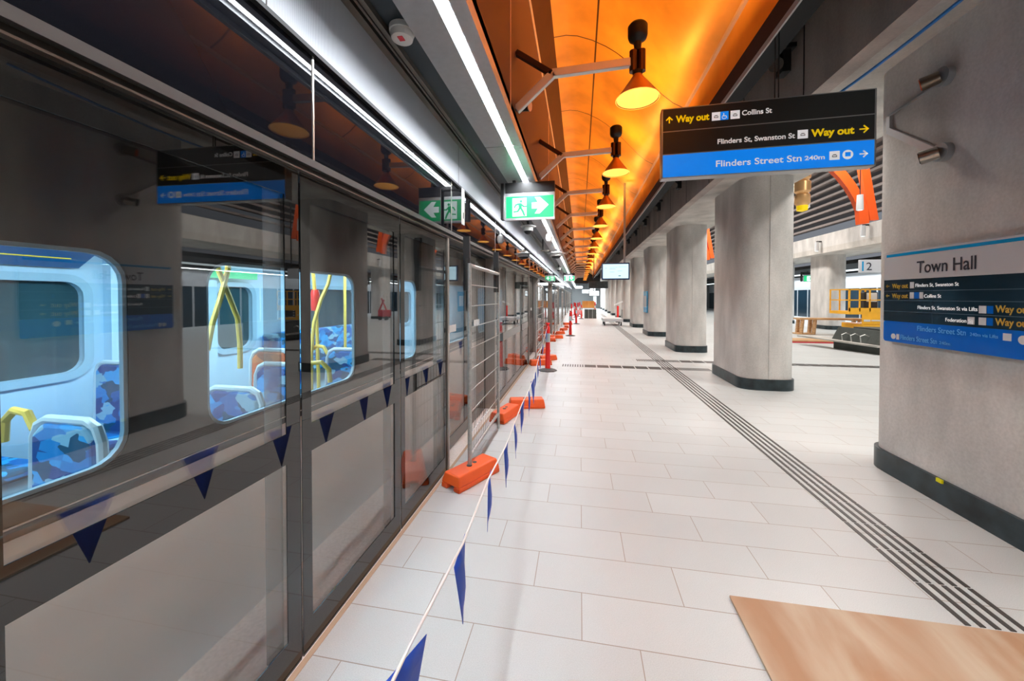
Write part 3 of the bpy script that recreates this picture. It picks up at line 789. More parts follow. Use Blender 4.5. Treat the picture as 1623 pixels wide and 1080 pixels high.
# ================================================================== STATION NAME BOARD
XB = 2.865
nb = thing('station_name_board', 'station name board with white top, dark rows and blue bottom on the nearest column', 'sign', (XB, 4.15, 1.272))
BW, BH = 1.42, .835     # runs toward -y
def ny(a): return -a
MB().prism([(-p[0], p[1]) for p in rrect(0, BW, 0, BH, .03)], 'x', 0, .05).build('backing', 'signframe', nb)
MB().prism([(-p[0], p[1]) for p in rrect(.004, BW - .004, BH - .26, BH - .004, .026)], 'x', -.003, 0).build('white_band', 'signwhite', nb)
MB().box(-.0035, 0, -BW + .004, -.004, .195, BH - .258).build('navy_band', 'signnavy', nb)
MB().prism([(-p[0], p[1]) for p in rrect(.004, BW - .004, .004, .197, .026)], 'x', -.003, 0).build('blue_band', 'signblue2', nb)
MB().box(-.0045, 0, -BW + .03, -.03, BH - .045, BH - .02).build('cyan_stripe', 'signcyan', nb)
m = MB()
for z in (.285, .385, .47): m.box(-.0042, 0, -BW + .004, -.004, z, z + .004)
m.build('row_lines', pmat('row_line', (.08, .13, .17), .3), nb)
TB = (R(90), 0, R(-90))
def nt_(s, a, b_, z, mat, h, bold=.0): return text_part(s, 'lettering', mat, nb, b_ - a, (-.0045, -a, z), TB, bold, h)
nt_('Town Hall', .355, .845, .625, 'textnavy', .105, .005)
nt_('Way out', .10, .27, .50, 'textgold', .042, .02); nt_('Flinders St, Swanston St', .345, .72, .505, 'textwhite', .03)
nt_('Way out', .10, .27, .41, 'textgold', .042, .02); nt_('Collins St', .43, .58, .413, 'textwhite', .03)
nt_('Flinders St, Swanston St via Lifts', .37, .86, .315, 'textwhite', .03)
nt_('Federation Sq', .62, .83, .225, 'textwhite', .03)
nt_('Way out', .98, 1.19, .312, 'textgold', .05, .02); nt_('Way out', .98, 1.19, .222, 'textgold', .05, .02)
nt_('Flinders Street Stn', .37, .78, .128, 'textlb', .045); nt_('240m via Lifts', .81, 1.0, .13, 'textlb', .025)
nt_('Flinders Street Stn', .20, .55, .035, 'textlb', .045); nt_('240m', .57, .66, .038, 'textlb', .025)
def ib(boxes, mat, nm):
    for a, b_, z0, z1 in boxes: MB().box(-.0055, 0, -b_, -a, z0, z1).build(nm, mat, nb)
ib([(.29, .33, .495, .55), (.29, .33, .405, .46), (.385, .42, .405, .46), (.87, .92, .30, .355), (.79, .84, .215, .27), (.87, .92, .215, .27), (1.03, 1.08, .12, .17), (.155, .185, .03, .08)], 'icongrey', 'pictogram_tile')
ib([(.335, .38, .405, .46), (.925, .965, .30, .355), (.925, .965, .215, .27)], 'signblue2', 'accessible_tile')
m = MB()
for a, z, r_ in ((1.15, .135, .03), (.12, .055, .025)):
    m.prism([(-a + r_ * math.cos(2 * math.pi * i / 20), z + r_ * math.sin(2 * math.pi * i / 20)) for i in range(20)], 'x', -.0055, 0)
m.build('pictogram_disc', 'icongrey', nb)
ar = MB()
for a, z, sgn in ((.05, .52, 1), (.05, .43, 1), (1.25, .335, -1), (1.25, .245, -1)):
    ar.box(-.0055, 0, -a - .02, -a + .02, z - .004, z + .004)
    ar.prism([(-a - sgn * -.02 * 1, z), (-a - sgn * -.004, z + .016), (-a - sgn * -.004, z - .016)], 'x', -.0055, 0)
ar.build('gold_arrow', 'textgold', nb)

# floodlight bracket on the nearest column
fb = thing('floodlight_bracket', 'steel V bracket with two small spotlights on the nearest column above the name board', 'spotlight', (2.925, 3.66, 3.15))
def bar(mb, a, b_, w_, t_):
    a = Vector(a); b_ = Vector(b_); d = (b_ - a).normalized(); n1 = Vector((0, 0, 1)).cross(d)
    if n1.length < .1: n1 = Vector((1, 0, 0))
    n1.normalize(); n2 = d.cross(n1)
    q = [n1 * -t_ / 2 + n2 * -w_ / 2, n1 * t_ / 2 + n2 * -w_ / 2, n1 * t_ / 2 + n2 * w_ / 2, n1 * -t_ / 2 + n2 * w_ / 2]
    mb.hexa([a + p for p in q], [b_ + p for p in q])
m = MB(); m.box(-.03, 0, .50, .54, .14, .27); m.build('tip_plate', 'alup', fb)
m = MB(); bar(m, (-.02, .53, .14), (-.04, .03, -.24), .055, .02); m.build('lower_arm', 'alup', fb)
m = MB(); bar(m, (-.02, .52, .27), (-.04, -.02, .30), .02, .02); m.build('upper_arm', 'signframe', fb)
for z, mt in ((-.28, 'steel'), (.33, 'bronze')):
    m = MB(); m.cyl((0, -.03, z), (-.05, -.03, z), .075); m.build('mounting_cup', 'signframe', fb, smooth=True)
    m = MB(); m.cyl((-.05, -.03, z), (-.13, .04, z - .02), .05, .055); m.build('spot_head', mt, fb, smooth=True)
    m = MB(); m.cyl((-.13, .04, z - .02), (-.134, .0435, z - .021), .045); m.build('lens', 'black' if z < 0 else 'riborange', fb)
# hanging blue cable
pts = []
A_, B_ = Vector((2.40, 2.2, 4.35)), Vector((2.95, 5.4, 4.0))
A_, B_ = Vector((2.70, 2.6, 3.86)), Vector((2.47, 5.7, 3.84))
for i in range(17):
    t_ = i / 16; p = A_.lerp(B_, t_); p.z -= .10 * math.sin(math.pi * t_); pts.append(p)
cb = MB(); cb.tube(pts, .013, 8); tag(cb.build('blue_cable', 'bluecable', smooth=True), 'thin blue cable slung under the concrete soffit above the nearest column', 'cable')

# spotlights and an added black filler box in the dark slot
def slot_fit(label, y):
    t = thing('track_spotlight', label, 'spotlight', (2.25, y, 4.6), 0, 'spotlights in the dark ceiling slot')
    MB().box(-.20, .20, -.05, .05, -.02, .03).build('cross_bar', 'black', t)
    m = MB(); m.cyl((0, 0, -.02), (.0, 0, -.14), .02); m.build('stem', 'black', t)
    m = MB(); m.cyl((.02, .06, -.12), (-.04, -.10, -.24), .065, .075); m.build('spot_head', 'bronzed', t, smooth=True)
    m = MB(); m.box(.05, .14, -.06, .10, -.30, -.05); m.build('driver_box', 'black', t, bev=.005)
    return t
ct = MB((1.9, 0, 4.25)); ct.box(1.79, 2.07, Y0, 46.8, 4.25, 4.38)  # black box added to keep the slot dark, hiding the lit beam
ctt = thing('slot_filler_box', 'long black filler box added in the dark slot beside the vault', 'slot filler', (1.9, 0, 4.25))
ct.build('tray', 'void', ctt)
ch = MB((1.9, 0, 4.25))
for k in range(12): ch.cyl((1.9, 1.7 + 4 * k, 4.38), (1.9, 1.7 + 4 * k, 5.3), .01, n=6)
tag(ch.build('hangers', 'black', ctt), kind='stuff')
sf = None
for k in range(9):
    y = 4.9 + 2.35 * k
    lb = ['nearest spotlight in the dark slot, hidden in part by the hanging sign', 'spotlight in the dark slot just left below the hanging sign', 'third spotlight along the dark slot', 'fourth spotlight along the dark slot'][k] if k < 4 else 'small distant spotlight in the dark ceiling slot'
    if sf is None: sf = slot_fit(lb, y)
    else: dup(sf, (2.25, y, 4.6), 0, lb)
sk = thing('loudspeaker', 'black loudspeaker box high in the slot at the top of the picture', 'speaker', (2.12, 2.85, 4.55))
MB().box(-.12, .12, -.16, .16, -.14, .14).build('cabinet', 'black', sk, bev=.02); MB().box(-.02, .02, -.02, .02, .14, .7).build('hanger', 'black', sk)

# ================================================================== DISPLAY SCREEN, DISTANT SIGNS
ds = thing('display_screen', 'bright hanging display screen in a dark case under the vault', 'screen', (.56, 10.0, 2.14))
MB().box(0, .70, 0, .10, 0, .44).build('case', 'bluetrim', ds, bev=.01)
MB().box(.03, .67, -.004, 0, .035, .405).build('lit_panel', 'screen', ds)
m = MB()
for x, z, w_ in ((.08, .30, .05), (.2, .32, .2), (.2, .28, .15), (.42, .33, .2), (.2, .2, .12), (.40, .22, .12)): m.box(x, x + w_, -.006, -.004, z, z + .006)
m.box(.42, .48, -.006, -.004, .09, .11); m.build('timetable_lines', pmat('screen_line', (.15, .3, .5), .5), ds)
MB().box(.55, .60, .03, .07, .44, 2.50).build('drop_pole', 'signframe', ds)
bs = thing('blank_sign_box', 'small dark blank sign box hanging far down the platform', 'sign', (.58, 25, 2.26))
MB().box(0, 1.22, 0, .12, 0, .46).build('case', 'skirting', bs, bev=.01); MB().box(.3, .34, .03, .07, .46, 2.66).build('drop_pole', 'black', bs)
dx = thing('distant_screen', 'tiny bright screen under the blank sign box far down the platform', 'screen', (.62, 26.5, 1.75))
MB().box(0, .72, 0, .1, 0, .4).build('case', 'black', dx); MB().box(.03, .69, -.004, 0, .03, .37).build('lit_panel', 'farglow', dx); MB().box(.3, .34, .03, .07, .4, 3.12).build('drop_pole', 'black', dx)
bn = thing('column_notice', 'small blue notice fixed to the side of the fourth column', 'notice', (2.90, 17.0, 1.0))
MB().box(-.03, .0, .0, .9, 0, .95).build('backing', 'signcyan', bn); MB().box(-.034, -.03, .1, .8, .25, .75).build('panel', 'icongrey', bn)

# ================================================================== FENCES, BLOCKS, BOLLARDS, BUNTING
def fence(label, loc, rotz, L_=1.28, H_=2.0):
    t = thing('mesh_fence', label, 'fence', loc, rotz, 'temporary mesh fences')
    for y, nm in ((0, 'near_post'), (L_, 'far_post')):
        m = MB(); m.cyl((0, y, .03), (0, y, H_), .019, n=12); m.build('post', 'galv', t, smooth=True)
    m = MB(); m.cyl((0, 0, H_ - .02), (0, L_, H_ - .02), .019, n=12); m.build('top_rail', 'galv', t, smooth=True)
    m = MB(); m.cyl((0, 0, .22), (0, L_, .22), .017, n=12); m.build('bottom_rail', 'galv', t, smooth=True)
    m = MB()
    for i in range(1, 9): z = .22 + i * .198; m.cyl((0, 0, z), (0, L_, z), .0055, n=6)
    m.build('crosswire', 'galv', t)
    m = MB()
    for i in range(1, 17): y = i * L_ / 17; m.cyl((0, y, .22), (0, y, H_ - .02), .0016, n=4)
    tag(m.build('upright_wires', 'galv', t), kind='stuff')
    return t
f0 = fence('nearest temporary mesh fence standing in front of the first screen door', (-1.0, 3.31, 0), R(.5))
st = thing('black_strap', 'black strap tying the nearest mesh fence post to the header', 'strap', (-1.03, 3.33, 1.75))
MB().cyl((0, 0, 0), (0, 0, .30), .034).build('wrap', 'black', st); MB().box(-.03, .03, -.02, .02, .30, .50).build('webbing', 'black', st)
st2 = dup(st, (-1.03, 4.56, 1.75), 0, 'black strap tying the far post of the nearest mesh fence')
nl = thing('hanging_label', 'narrow white label hanging beside the exit sign reflection', 'label', (-1.16, 3.62, 2.42))
MB().box(-.004, .004, -.04, .04, 0, .36).build('card', 'white', nl); MB().box(.004, .0055, -.01, .01, .06, .12).build('mark', 'textnavy', nl); MB().box(-.109, 0, -.003, .003, .34, .36).build('clip', 'black', nl)
for k, (y, x) in enumerate(((9.3, -1.08), (15.2, -1.0), (21.1, -1.0))):
    c = dup(f0, (x, y, 0), R(.5), ['second temporary mesh fence, beyond the nearer red bollard', 'third temporary mesh fence, far along the screens', 'farthest temporary mesh fence'][k])
    c.scale = (1, 1.5, 1)
def block(label, loc, rotz):
    t = thing('fence_block', label, 'fence foot', loc, rotz, 'orange fence feet')
    # long axis = x, tapered, notched ends, clamp hole
    W, L_, H_ = .115, .27, .135
    m = MB()
    def ring(sx, sy, z, ch): return [(-L_ * sx, -W * sy, z), (L_ * sx, -W * sy, z), (L_ * sx, W * sy, z), (-L_ * sx, W * sy, z)]
    m.hexa(ring(1, 1, .045, 0), ring(.93, .80, H_, 0))
    m.hexa([(-L_, -W, 0), (-L_ + .03, -W, 0), (-L_ + .03, -.04, 0), (-L_, -.04, 0)], [(-L_, -W, .045), (-L_ + .03, -W, .045), (-L_ + .03, -.04, .045), (-L_, -.04, .045)])
    m.box(-L_, L_, -W, -.04, 0, .045); m.box(-L_, L_, .04, W, 0, .045); m.box(-L_ + .06, L_ - .06, -.04, .04, 0, .045)
    m.build('foot_body', 'orange', t, bev=.012, seg=3)
    MB().lathe([(.026, H_ - .004), (.026, H_ + .003)], c=(-.03, 0, 0)).build('post_socket', 'rubber', t)
    MB().lathe([(.02, H_ - .004), (.02, H_ + .0025)], c=(.05, .01, 0)).build('spare_socket', 'rubber', t)
    return t
b0 = block('nearest orange plastic fence foot beside the bunting', (-.985, 3.32, 0), R(62))
dup(b0, (-1.02, 5.10, 0), R(75), 'orange fence foot under the far post of the nearest mesh fence')
dup(b0, (-.80, 5.66, 0), R(15), 'orange fence foot lying just behind the far post of the nearest mesh fence')
for k, (x, y) in enumerate([(-.96, 9.25), (-.86, 9.95), (-1.08, 11.3), (-1.03, 14.4), (-.95, 15.3), (-.93, 17.1), (-.80, 19.0), (-.72, 20.7), (-.72, 23.0)]):
    lb = ['orange fence foot behind the nearer red bollard, against the glass', 'orange fence foot behind the nearer red bollard, away from the glass', 'orange fence foot at the far end of the second mesh fence'][k] if k < 3 else 'small distant orange fence foot near the glass screens'
    dup(b0, (x, y, 0), R(20 + 25 * (k % 4)), lb)
def bollard(label, loc):
    t = thing('red_bollard', label, 'bollard', loc, 0, 'red bollards beside the screens')
    MB().lathe([(.21, 0), (.21, .02), (.12, .045), (.06, .06)], n=8).build('base', 'rubber', t)
    MB().lathe([(.062, .05), (.05, .70)]).build('lower_post', 'red', t, smooth=True)
    MB().lathe([(.053, .66), (.052, .86)]).build('reflective_band', 'reflective', t, smooth=True)
    MB().lathe([(.05, .86), (.046, 1.0), (.03, 1.03), (.03, 1.06), (.05, 1.075), (.05, 1.10)]).build('upper_post', 'red', t, smooth=True)
    return t
bo = bollard('nearer red bollard with a silver band where the bunting ends', (-.72, 8.55, 0))
dup(bo, (-.40, 16.4, 0), 0, 'second red bollard, farther down the platform')
dup(bo, (-.22, 23.8, 0), 0, 'third red bollard, far down the platform')
dup(bo, (.12, 29.5, 0), 0, 'farthest red bollard, by the orange hoarding')
# bunting: cord plus pennants
bt = thing('bunting', 'white cord of blue pennants running beside the glass screens to the nearer red bollard', 'bunting', (-.45, 1.0, 0))
P_ = [(-.36, -.9, .90), (-.41, .3, .82), (-.425, .88, .80), (-.42, 1.30, .785), (-.43, 1.73, .815), (-.455, 2.28, .755), (-.48, 2.74, .745), (-.50, 3.24, .745), (-.50, 3.68, .76), (-.52, 4.2, .76), (-.55, 4.75, .78), (-.58, 5.3, .80), (-.61, 5.85, .83), (-.64, 6.5, .87), (-.68, 7.4, .93), (-.715, 8.5, 1.03)]
m = MB((-.45, 1.0, 0)); m.tube(P_, .0045, 6); m.build('cord', 'cord', bt, smooth=True)
def cord_at(y):
    for a, b_ in zip(P_, P_[1:]):
        if a[1] <= y <= b_[1]: t_ = (y - a[1]) / (b_[1] - a[1]); return Vector(a).lerp(Vector(b_), t_)
ys_p = [.83, 1.27, 1.76, 2.30, 2.75, 3.26, 3.70, 4.15, 4.62, 5.08, 5.6, 6.6, 7.9]
for i, y in enumerate(ys_p):
    yaw = [.32 if i == 0 else -.08, -.10, -.16, -.06, -.14, .06, -.1, .12][i % 8]; hw = .088; hh = .27
    c = cord_at(y) - Vector((-.45, 1.0, 0))
    n1 = 5; vs_ = []; fs = []
    dirv = Vector((math.sin(yaw), math.cos(yaw), 0))
    nrm = Vector((math.cos(yaw), -math.sin(yaw), 0))
    rws = 6
    for r_ in range(rws + 1):
        f_ = r_ / rws; hw2 = hw * (1 - f_) + .002
        for s_ in (-1, 0, 1):
            bow = .016 * math.sin(math.pi * min(f_ * 1.2, 1)) * (1 - abs(s_)) + .012 * f_ * math.sin(i * 2.1)
            vs_.append(c + dirv * hw2 * s_ + nrm * bow + Vector((0, 0, -.002 - hh * f_)))
    fs = []
    for r_ in range(rws):
        for k in range(2): a = r_ * 3 + k; fs.append((a, a + 1, a + 4, a + 3))
    m = MB(); m._add(vs_, fs); m.off = Vector((0, 0, 0))
    o = m.build('pennant', 'blueflag', bt, smooth=True, ang=80)
    md = o.modifiers.new('thick', 'SOLIDIFY'); md.thickness = .0012

# ================================================================== TRAIN
tt = thing('train_carriage', 'train carriage with lit windows standing behind the glass screens', 'train', (-3.3, 5, 0))
O = (-3.3, 5, 0)
XT = -2.0
YA, YB = -3.2, 16
wins = [(-.75, 1.34), (1.70, 3.07), (3.78, 4.36), (5.2, 6.4), (7.2, 8.4), (9.2, 10.2), (11.2, 12.6)]
ZB, ZT = .955, 1.89
outer = rect(YA, YB, .82, 2.75)
MB(O).holed(outer, [rrect(a, b_, ZB, ZT, .13) for a, b_ in wins], 'x', XT - .018, XT).build('window_band', 'trainbody', tt)
MB(O).box(XT - .07, XT + .005, YA, YB, -.25, .82).build('lower_body', 'trainsilver', tt)
MB(O).box(XT + .004, XT + .008, YA, YB, .862, .868).build('waist_line', 'trainsilver', tt)
MB(O).box(-4.75, XT - .07, YA, YB, -.25, -.15).build('floor_pan', 'black', tt)
MB(O).box(-4.8, XT, YA, YB, 2.40, 2.75).build('roof', 'trainwhite', tt)
for a, b_ in wins:
    f_ = MB(O).holed(rrect(a - .002, b_ + .002, ZB - .002, ZT + .002, .13), [rrect(a + .016, b_ - .016, ZB + .016, ZT - .016, .12)], 'x', XT - .030, XT - .006).build('window', 'trainframe', tt)
    MB(O).prism(rrect(a + .01, b_ - .01, ZB + .01, ZT - .01, .12), 'x', XT - .020, XT - .014).build('window_pane', 'tglass', f_)
# far lining with windows
fw = [(-.6, .9), (1.2, 2.72), (4.03, 4.55), (5.6, 7.0), (8.2, 9.6), (10.6, 12)]
MB(O).holed(rect(YA, YB, -.15, 2.42), [rrect(a, b_, 1.0, 1.83, .13) for a, b_ in fw], 'x', -4.66, -4.60).build('far_lining', 'trainwhite', tt)
for a, b_ in fw:
    f_ = MB(O).holed(rrect(a - .07, b_ + .07, .93, 1.90, .19), [rrect(a, b_, 1.0, 1.83, .13)], 'x', -4.60, -4.575).build('far_window', 'trainframe', tt)
    MB(O).prism(rrect(a, b_, 1.0, 1.83, .13), 'x', -4.66, -4.64).build('dark_pane', 'trainglassd', f_)
MB(O).box(-4.60, -4.50, 2.88, 3.10, -.15, 2.42).build('lining_pillar', 'trainwhite', tt)
MB(O).box(-4.60, -4.52, 3.82, 3.98, -.15, 2.42).build('lining_pillar', 'trainwhite', tt)
# line map
MB(O).hexa([(-4.57, .3, 1.955), (-4.57, 2.68, 1.955), (-4.48, 2.76, 2.10), (-4.48, .3, 2.10)], [(-4.56, .3, 1.955), (-4.56, 2.68, 1.955), (-4.47, 2.76, 2.10), (-4.47, .3, 2.10)]).build('line_map', 'map', tt)
m = MB(O); m.box(-4.525, -4.508, .3, 2.6, 2.03, 2.042); m.build('map_line', 'textyellow', tt)
m = MB(O); m.prism([(-4.60, 2.10), (-4.25, 2.26), (-4.25, 2.42), (-4.60, 2.42)], 'y', YA, YB); m.build('ceiling_cove', 'trainwhite', tt)
# hazard striped door posts seen between the windows
def hazard():
    m, nt, b = newmat('hazard_stripes'); L = nt.links.new; N = nt.nodes.new
    tc = N('ShaderNodeTexCoord'); sp_ = N('ShaderNodeSeparateXYZ'); L(tc.outputs['Object'], sp_.inputs[0])
    a = N('ShaderNodeMath'); a.operation = 'ADD'; L(sp_.outputs[1], a.inputs[0]); L(sp_.outputs[2], a.inputs[1])
    q = N('ShaderNodeMath'); q.operation = 'MULTIPLY'; L(a.outputs[0], q.inputs[0]); q.inputs[1].default_value = 9
    f = N('ShaderNodeMath'); f.operation = 'FRACT'; L(q.outputs[0], f.inputs[0])
    g_ = N('ShaderNodeMath'); g_.operation = 'GREATER_THAN'; L(f.outputs[0], g_.inputs[0]); g_.inputs[1].default_value = .5
    mx = N('ShaderNodeMix'); mx.data_type = 'RGBA'; L(g_.outputs[0], mx.inputs[0]); mx.inputs[6].default_value = (.02, .05, .07, 1); mx.inputs[7].default_value = (.8, .85, .85, 1)
    L(mx.outputs[2], b.inputs['Base Color']); return m
M['hazard'] = hazard()
for y in (3.40, 3.58):
    MB(O).box(-4.60, -4.585, y, y + .09, 1.12, 1.42).build('striped_panel', 'hazard', tt)
    MB(O).box(-4.60, -4.585, y, y + .09, 1.50, 1.66).build('notice', 'white', tt)
    MB(O).box(-4.60, -4.584, y + .1, y + .13, .1, 2.1).build('door_edge', 'trainglassd', tt)
m = MB(O); m.box(-4.45, -4.44, 3.6, 4.5, 1.93, 2.03); m.build('green_notice', 'green', tt)
def seat(x0, x1, y, fab, face=1, handle=0, zb=1.06):
    """transverse seat: back in the xz plane at y, cushion on the face side, tubular frame over the back"""
    w_ = x1 - x0
    t = MB(O); 
    prof_ = [(x0 + .03, .42), (x0 + .045, zb - .08), (x0 + .11, zb - .02), (x1 - .11, zb - .02), (x1 - .045, zb - .08), (x1 - .03, .42)]
    t.prism(prof_, 'y', y - .03, y + .03)
    bk = t.build('seat', fab, tt, bev=.015)
    MB(O).box(x0 + .02, x1 - .02, min(y, y + face * .45), max(y, y + face * .45), .36, .45).build('cushion', fab, bk, bev=.03)
    MB(O).box(x0 + .05, x1 - .05, min(y, y + face * .40), max(y, y + face * .40), -.15, .36).build('plinth', 'trainframe', bk)
    pts = [(x0, y, .40), (x0 + .02, y, zb - .10), (x0 + .05, y, zb - .03), (x0 + .11, y, zb), (x1 - .11, y, zb), (x1 - .05, y, zb - .03), (x1 - .02, y, zb - .10), (x1, y, .40)]
    MB(O).tube(pts, .022, 8).build('seat_frame', 'seatframe', bk, smooth=True)
    if handle:
        hx = x0 if handle < 0 else x1; s_ = handle
        hp = [(hx - s_ * .02, y, zb - .06), (hx + s_ * .03, y, zb + .02), (hx + s_ * .12, y, zb + .03), (hx + s_ * .19, y, zb - .03), (hx + s_ * .2, y, zb - .14)]
        MB(O).tube(hp, .02, 8).build('grab_handle', 'yellow', bk, smooth=True)
    return bk
seat(-2.78, -2.30, 1.44, 'seatfab', -1, -1, 1.07)
seat(-2.78, -2.30, .60, 'seatfab', 1, -1, 1.05)
seat(-2.72, -2.20, 2.28, 'seatfab', 1, 0, 1.03)
seat(-2.85, -2.30, 2.85, 'seatfab', -1, 1, 1.10)
seat(-3.10, -2.62, 3.05, 'seatorange', 1, 0, 1.19)
seat(-2.85, -2.32, 3.80, 'seatfab', -1, -1, 1.10)
seat(-2.95, -2.45, 4.55, 'seatfab', -1, 0, 1.12)
seat(-4.50, -3.95, 2.75, 'seatfab', -1, 0, 1.08)
seat(-4.50, -3.95, 1.70, 'seatfab', 1, 1, 1.02)
seat(-4.50, -3.95, .90, 'seatfab', 1, 1, 1.02)
MB(O).box(-4.58, -4.40, 4.7, 7.4, .45, 1.15).build('bench_seat', 'seatfab', tt, bev=.03)
for pp in ([(-3.0, 2.55, 1.25), (-3.0, 2.60, 1.48), (-3.0, 2.67, 1.68), (-3.0, 2.74, 1.92), (-3.0, 2.78, 2.40)],
           [(-3.05, 2.62, 2.3), (-3.02, 2.66, 1.95), (-3.0, 2.74, 1.72), (-3.0, 2.83, 1.50), (-3.0, 2.85, 1.28), (-3.0, 2.85, 1.05)],
           [(-3.0, 3.74, .3), (-3.0, 3.75, 1.05), (-3.0, 3.80, 1.40), (-3.0, 3.92, 1.66), (-3.0, 4.05, 1.85), (-3.0, 4.12, 2.05), (-3.0, 4.14, 2.40)],
           [(-3.25, 4.05, 2.4), (-3.25, 4.12, 1.9), (-3.25, 4.16, 1.5), (-3.25, 4.2, .3)],
           [(-3.6, 5.25, 2.4), (-3.6, 5.25, -.1)],
           [(-3.1, 1.1, 2.4), (-3.1, 1.12, 1.9), (-3.1, 1.22, 1.5), (-3.1, 1.24, 1.1), (-3.1, 1.24, .1)]):
    MB(O).tube(pp, .021, 8).build('grab_pole', 'yellow', tt, smooth=True)
MB(O).lathe([(.045, 1.52), (.05, 1.56), (.05, 1.74), (.04, 1.78)], c=(-3.25, 4.14, 0)).build('door_button_unit', 'red', tt, smooth=True)
MB(O).box(-4.75, -4.66, YA, YB, -.25, 2.75).build('far_body', 'trainbody', tt)
MB(O).box(-4.75, XT, YA - .06, YA, -.25, 2.75).build('end_wall', 'trainwhite', tt)
MB(O).box(-4.75, XT, YB, YB + .06, -.25, 2.75).build('end_wall', 'trainwhite', tt)
MB(O).box(-3.6, -3.0, YA + .2, YB - .2, 2.385, 2.40).build('ceiling_light', emat('train_light_panel', (.7, .9, 1), 1.6), tt)

# ================================================================== CONCOURSE
def rib(label, y, hw=.09, s=1):
    t = thing('orange_rib', label, 'ceiling rib', (0, y, 0), 0, 'orange arched ribs over the hall')
    pts = [(8.64, 3.98), (8.61, 4.4), (8.48, 4.78), (8.29, 5.14), (8.06, 5.48), (7.79, 5.80), (7.45, 6.10), (7.05, 6.38), (6.6, 6.62), (6.1, 6.82)]
    inn = [(p[0] + .27 - .012 * k, p[1] + .03 + .028 * k) for k, p in enumerate(pts)]
    MB().prism(pts + inn[::-1], 'y', -hw, hw).build('curved_leg', 'riborange', t)
    MB().prism([(8.93, 4.1), (9.16, 4.1), (8.50, 8.05), (8.27, 8.05)], 'y', -hw, hw).build('straight_leg', 'riborange', t)
    return t
r0 = rib('orange curved and straight rib pair over the hall, right of the second column', 13.6)
dup(r0, (-1.0, 18.4, 0), 0, 'orange rib pair close behind the second column edge')
dup(r0, (-1.0, 25, 0), 0, 'distant orange rib glimpsed between the second and third columns')
fd = thing('foil_duct', 'gold foil wrapped hanging duct with bulging rings over the hall', 'duct', (5.72, 11, 3.93))
MB().lathe([(.13, .15), (.17, .22), (.17, .42), (.13, .46), (.18, .52), (.18, .76), (.13, .80), (.18, .86), (.18, 1.1), (.13, 1.14), (.18, 1.2), (.18, 1.6), (.12, 1.7), (.12, 4.68)], n=16).build('foil_sleeve', 'ductgold', fd, smooth=True)
MB().lathe([(.02, 0), (.12, .03), (.13, .17)], n=16).build('duct_nozzle', 'textyellow', fd, smooth=True)
def pend(label, loc, tilt=(0, 0), arm=True):
    t = thing('pendant_spot', label, 'spotlight', loc, 0, 'small white spotlights over the hall')
    MB().cyl((0, 0, 0), (tilt[0], tilt[1], .45), .09, .075).build('housing', 'icongrey', t, smooth=True)
    MB().cyl((0, 0, -.01), (0, 0, .0), .06).build('lit_lens', 'farglow', t)
    if arm: MB().box(-.02, .21, -.03, .03, .44, .50).build('wall_arm', 'black', t)
    else: MB().cyl((0, 0, .44), (0, 0, 4.295), .012).build('drop_rod', 'black', t)
    return t
ps = pend('small white spotlight under the far beam, left of the yellow lift', (11.7, 24.9, 3.95))
dup(ps, (11.7, 21.2, 4.0), 0, 'small white spotlight under the far beam, above the distant column')
dup(ps, (11.7, 18.1, 4.25), 0, 'small white spotlight under the far beam, above the platform number sign')
ps2 = pend('small white spotlight hanging beside the foil duct', (6.5, 12.3, 4.30), arm=False)
dup(ps2, (8.25, 12.9, 4.30), 0, 'small white spotlight hanging in front of the orange rib')
# scissor lift
sl = thing('scissor_lift', 'yellow scissor lift with guard rails parked behind the bench', 'scissor lift', (10.55, 17.0, 0))
MB().box(.45, 2.4, 0, 1.2, .22, .62).build('chassis', 'liftyellow', sl, bev=.03)
for x in (.7, 2.1):
    for y in (0, 1.12): MB().cyl((x, y - .02, .19), (x, y + .1, .19), .19).build('wheel', 'black', sl, smooth=True)
m = MB()
for i in range(3):
    z = .64 + i * .12
    bar(m, (1.1, .1, z), (2.3, .1, z + .1), .05, .05); bar(m, (2.3, .16, z), (1.1, .16, z + .1), .05, .05)
m.build('scissor_arms', 'black', sl)
MB().box(0, 2.5, 0, 1.2, 1.0, 1.12).build('platform_deck', 'liftyellow', sl)
MB().box(.45, 1.4, -.01, .02, .62, 1.0).build('side_panel', 'liftyellow', sl)
m = MB(); m.box(.5, .72, -.02, -.01, .72, .80); m.box(.76, 1.3, -.02, -.01, .74, .79); m.build('side_lettering', 'icongrey', sl)
m = MB()
for x in (.0, .35, .7, 1.12, 1.3, 1.9, 2.46):
    for y in (0, 1.16): m.box(x, x + .04, y, y + .04, 1.12, 2.02)
for z in (1.55, 1.98):
    for y in (0, 1.16): m.box(0, 2.5, y, y + .04, z, z + .04)
    for x in (0, 2.46): m.box(x, x + .04, 0, 1.2, z, z + .04)
m.box(0, 2.5, 0, .03, 1.12, 1.26); m.build('guard_rail', 'liftyellow', sl)
MB().box(.72, 1.2, .3, .6, 1.15, 1.9).build('control_box', 'black', sl, bev=.04)
MB().box(.78, 1.14, .27, .3, 1.5, 1.86).build('control_screen', 'icongrey', sl, bev=.02)
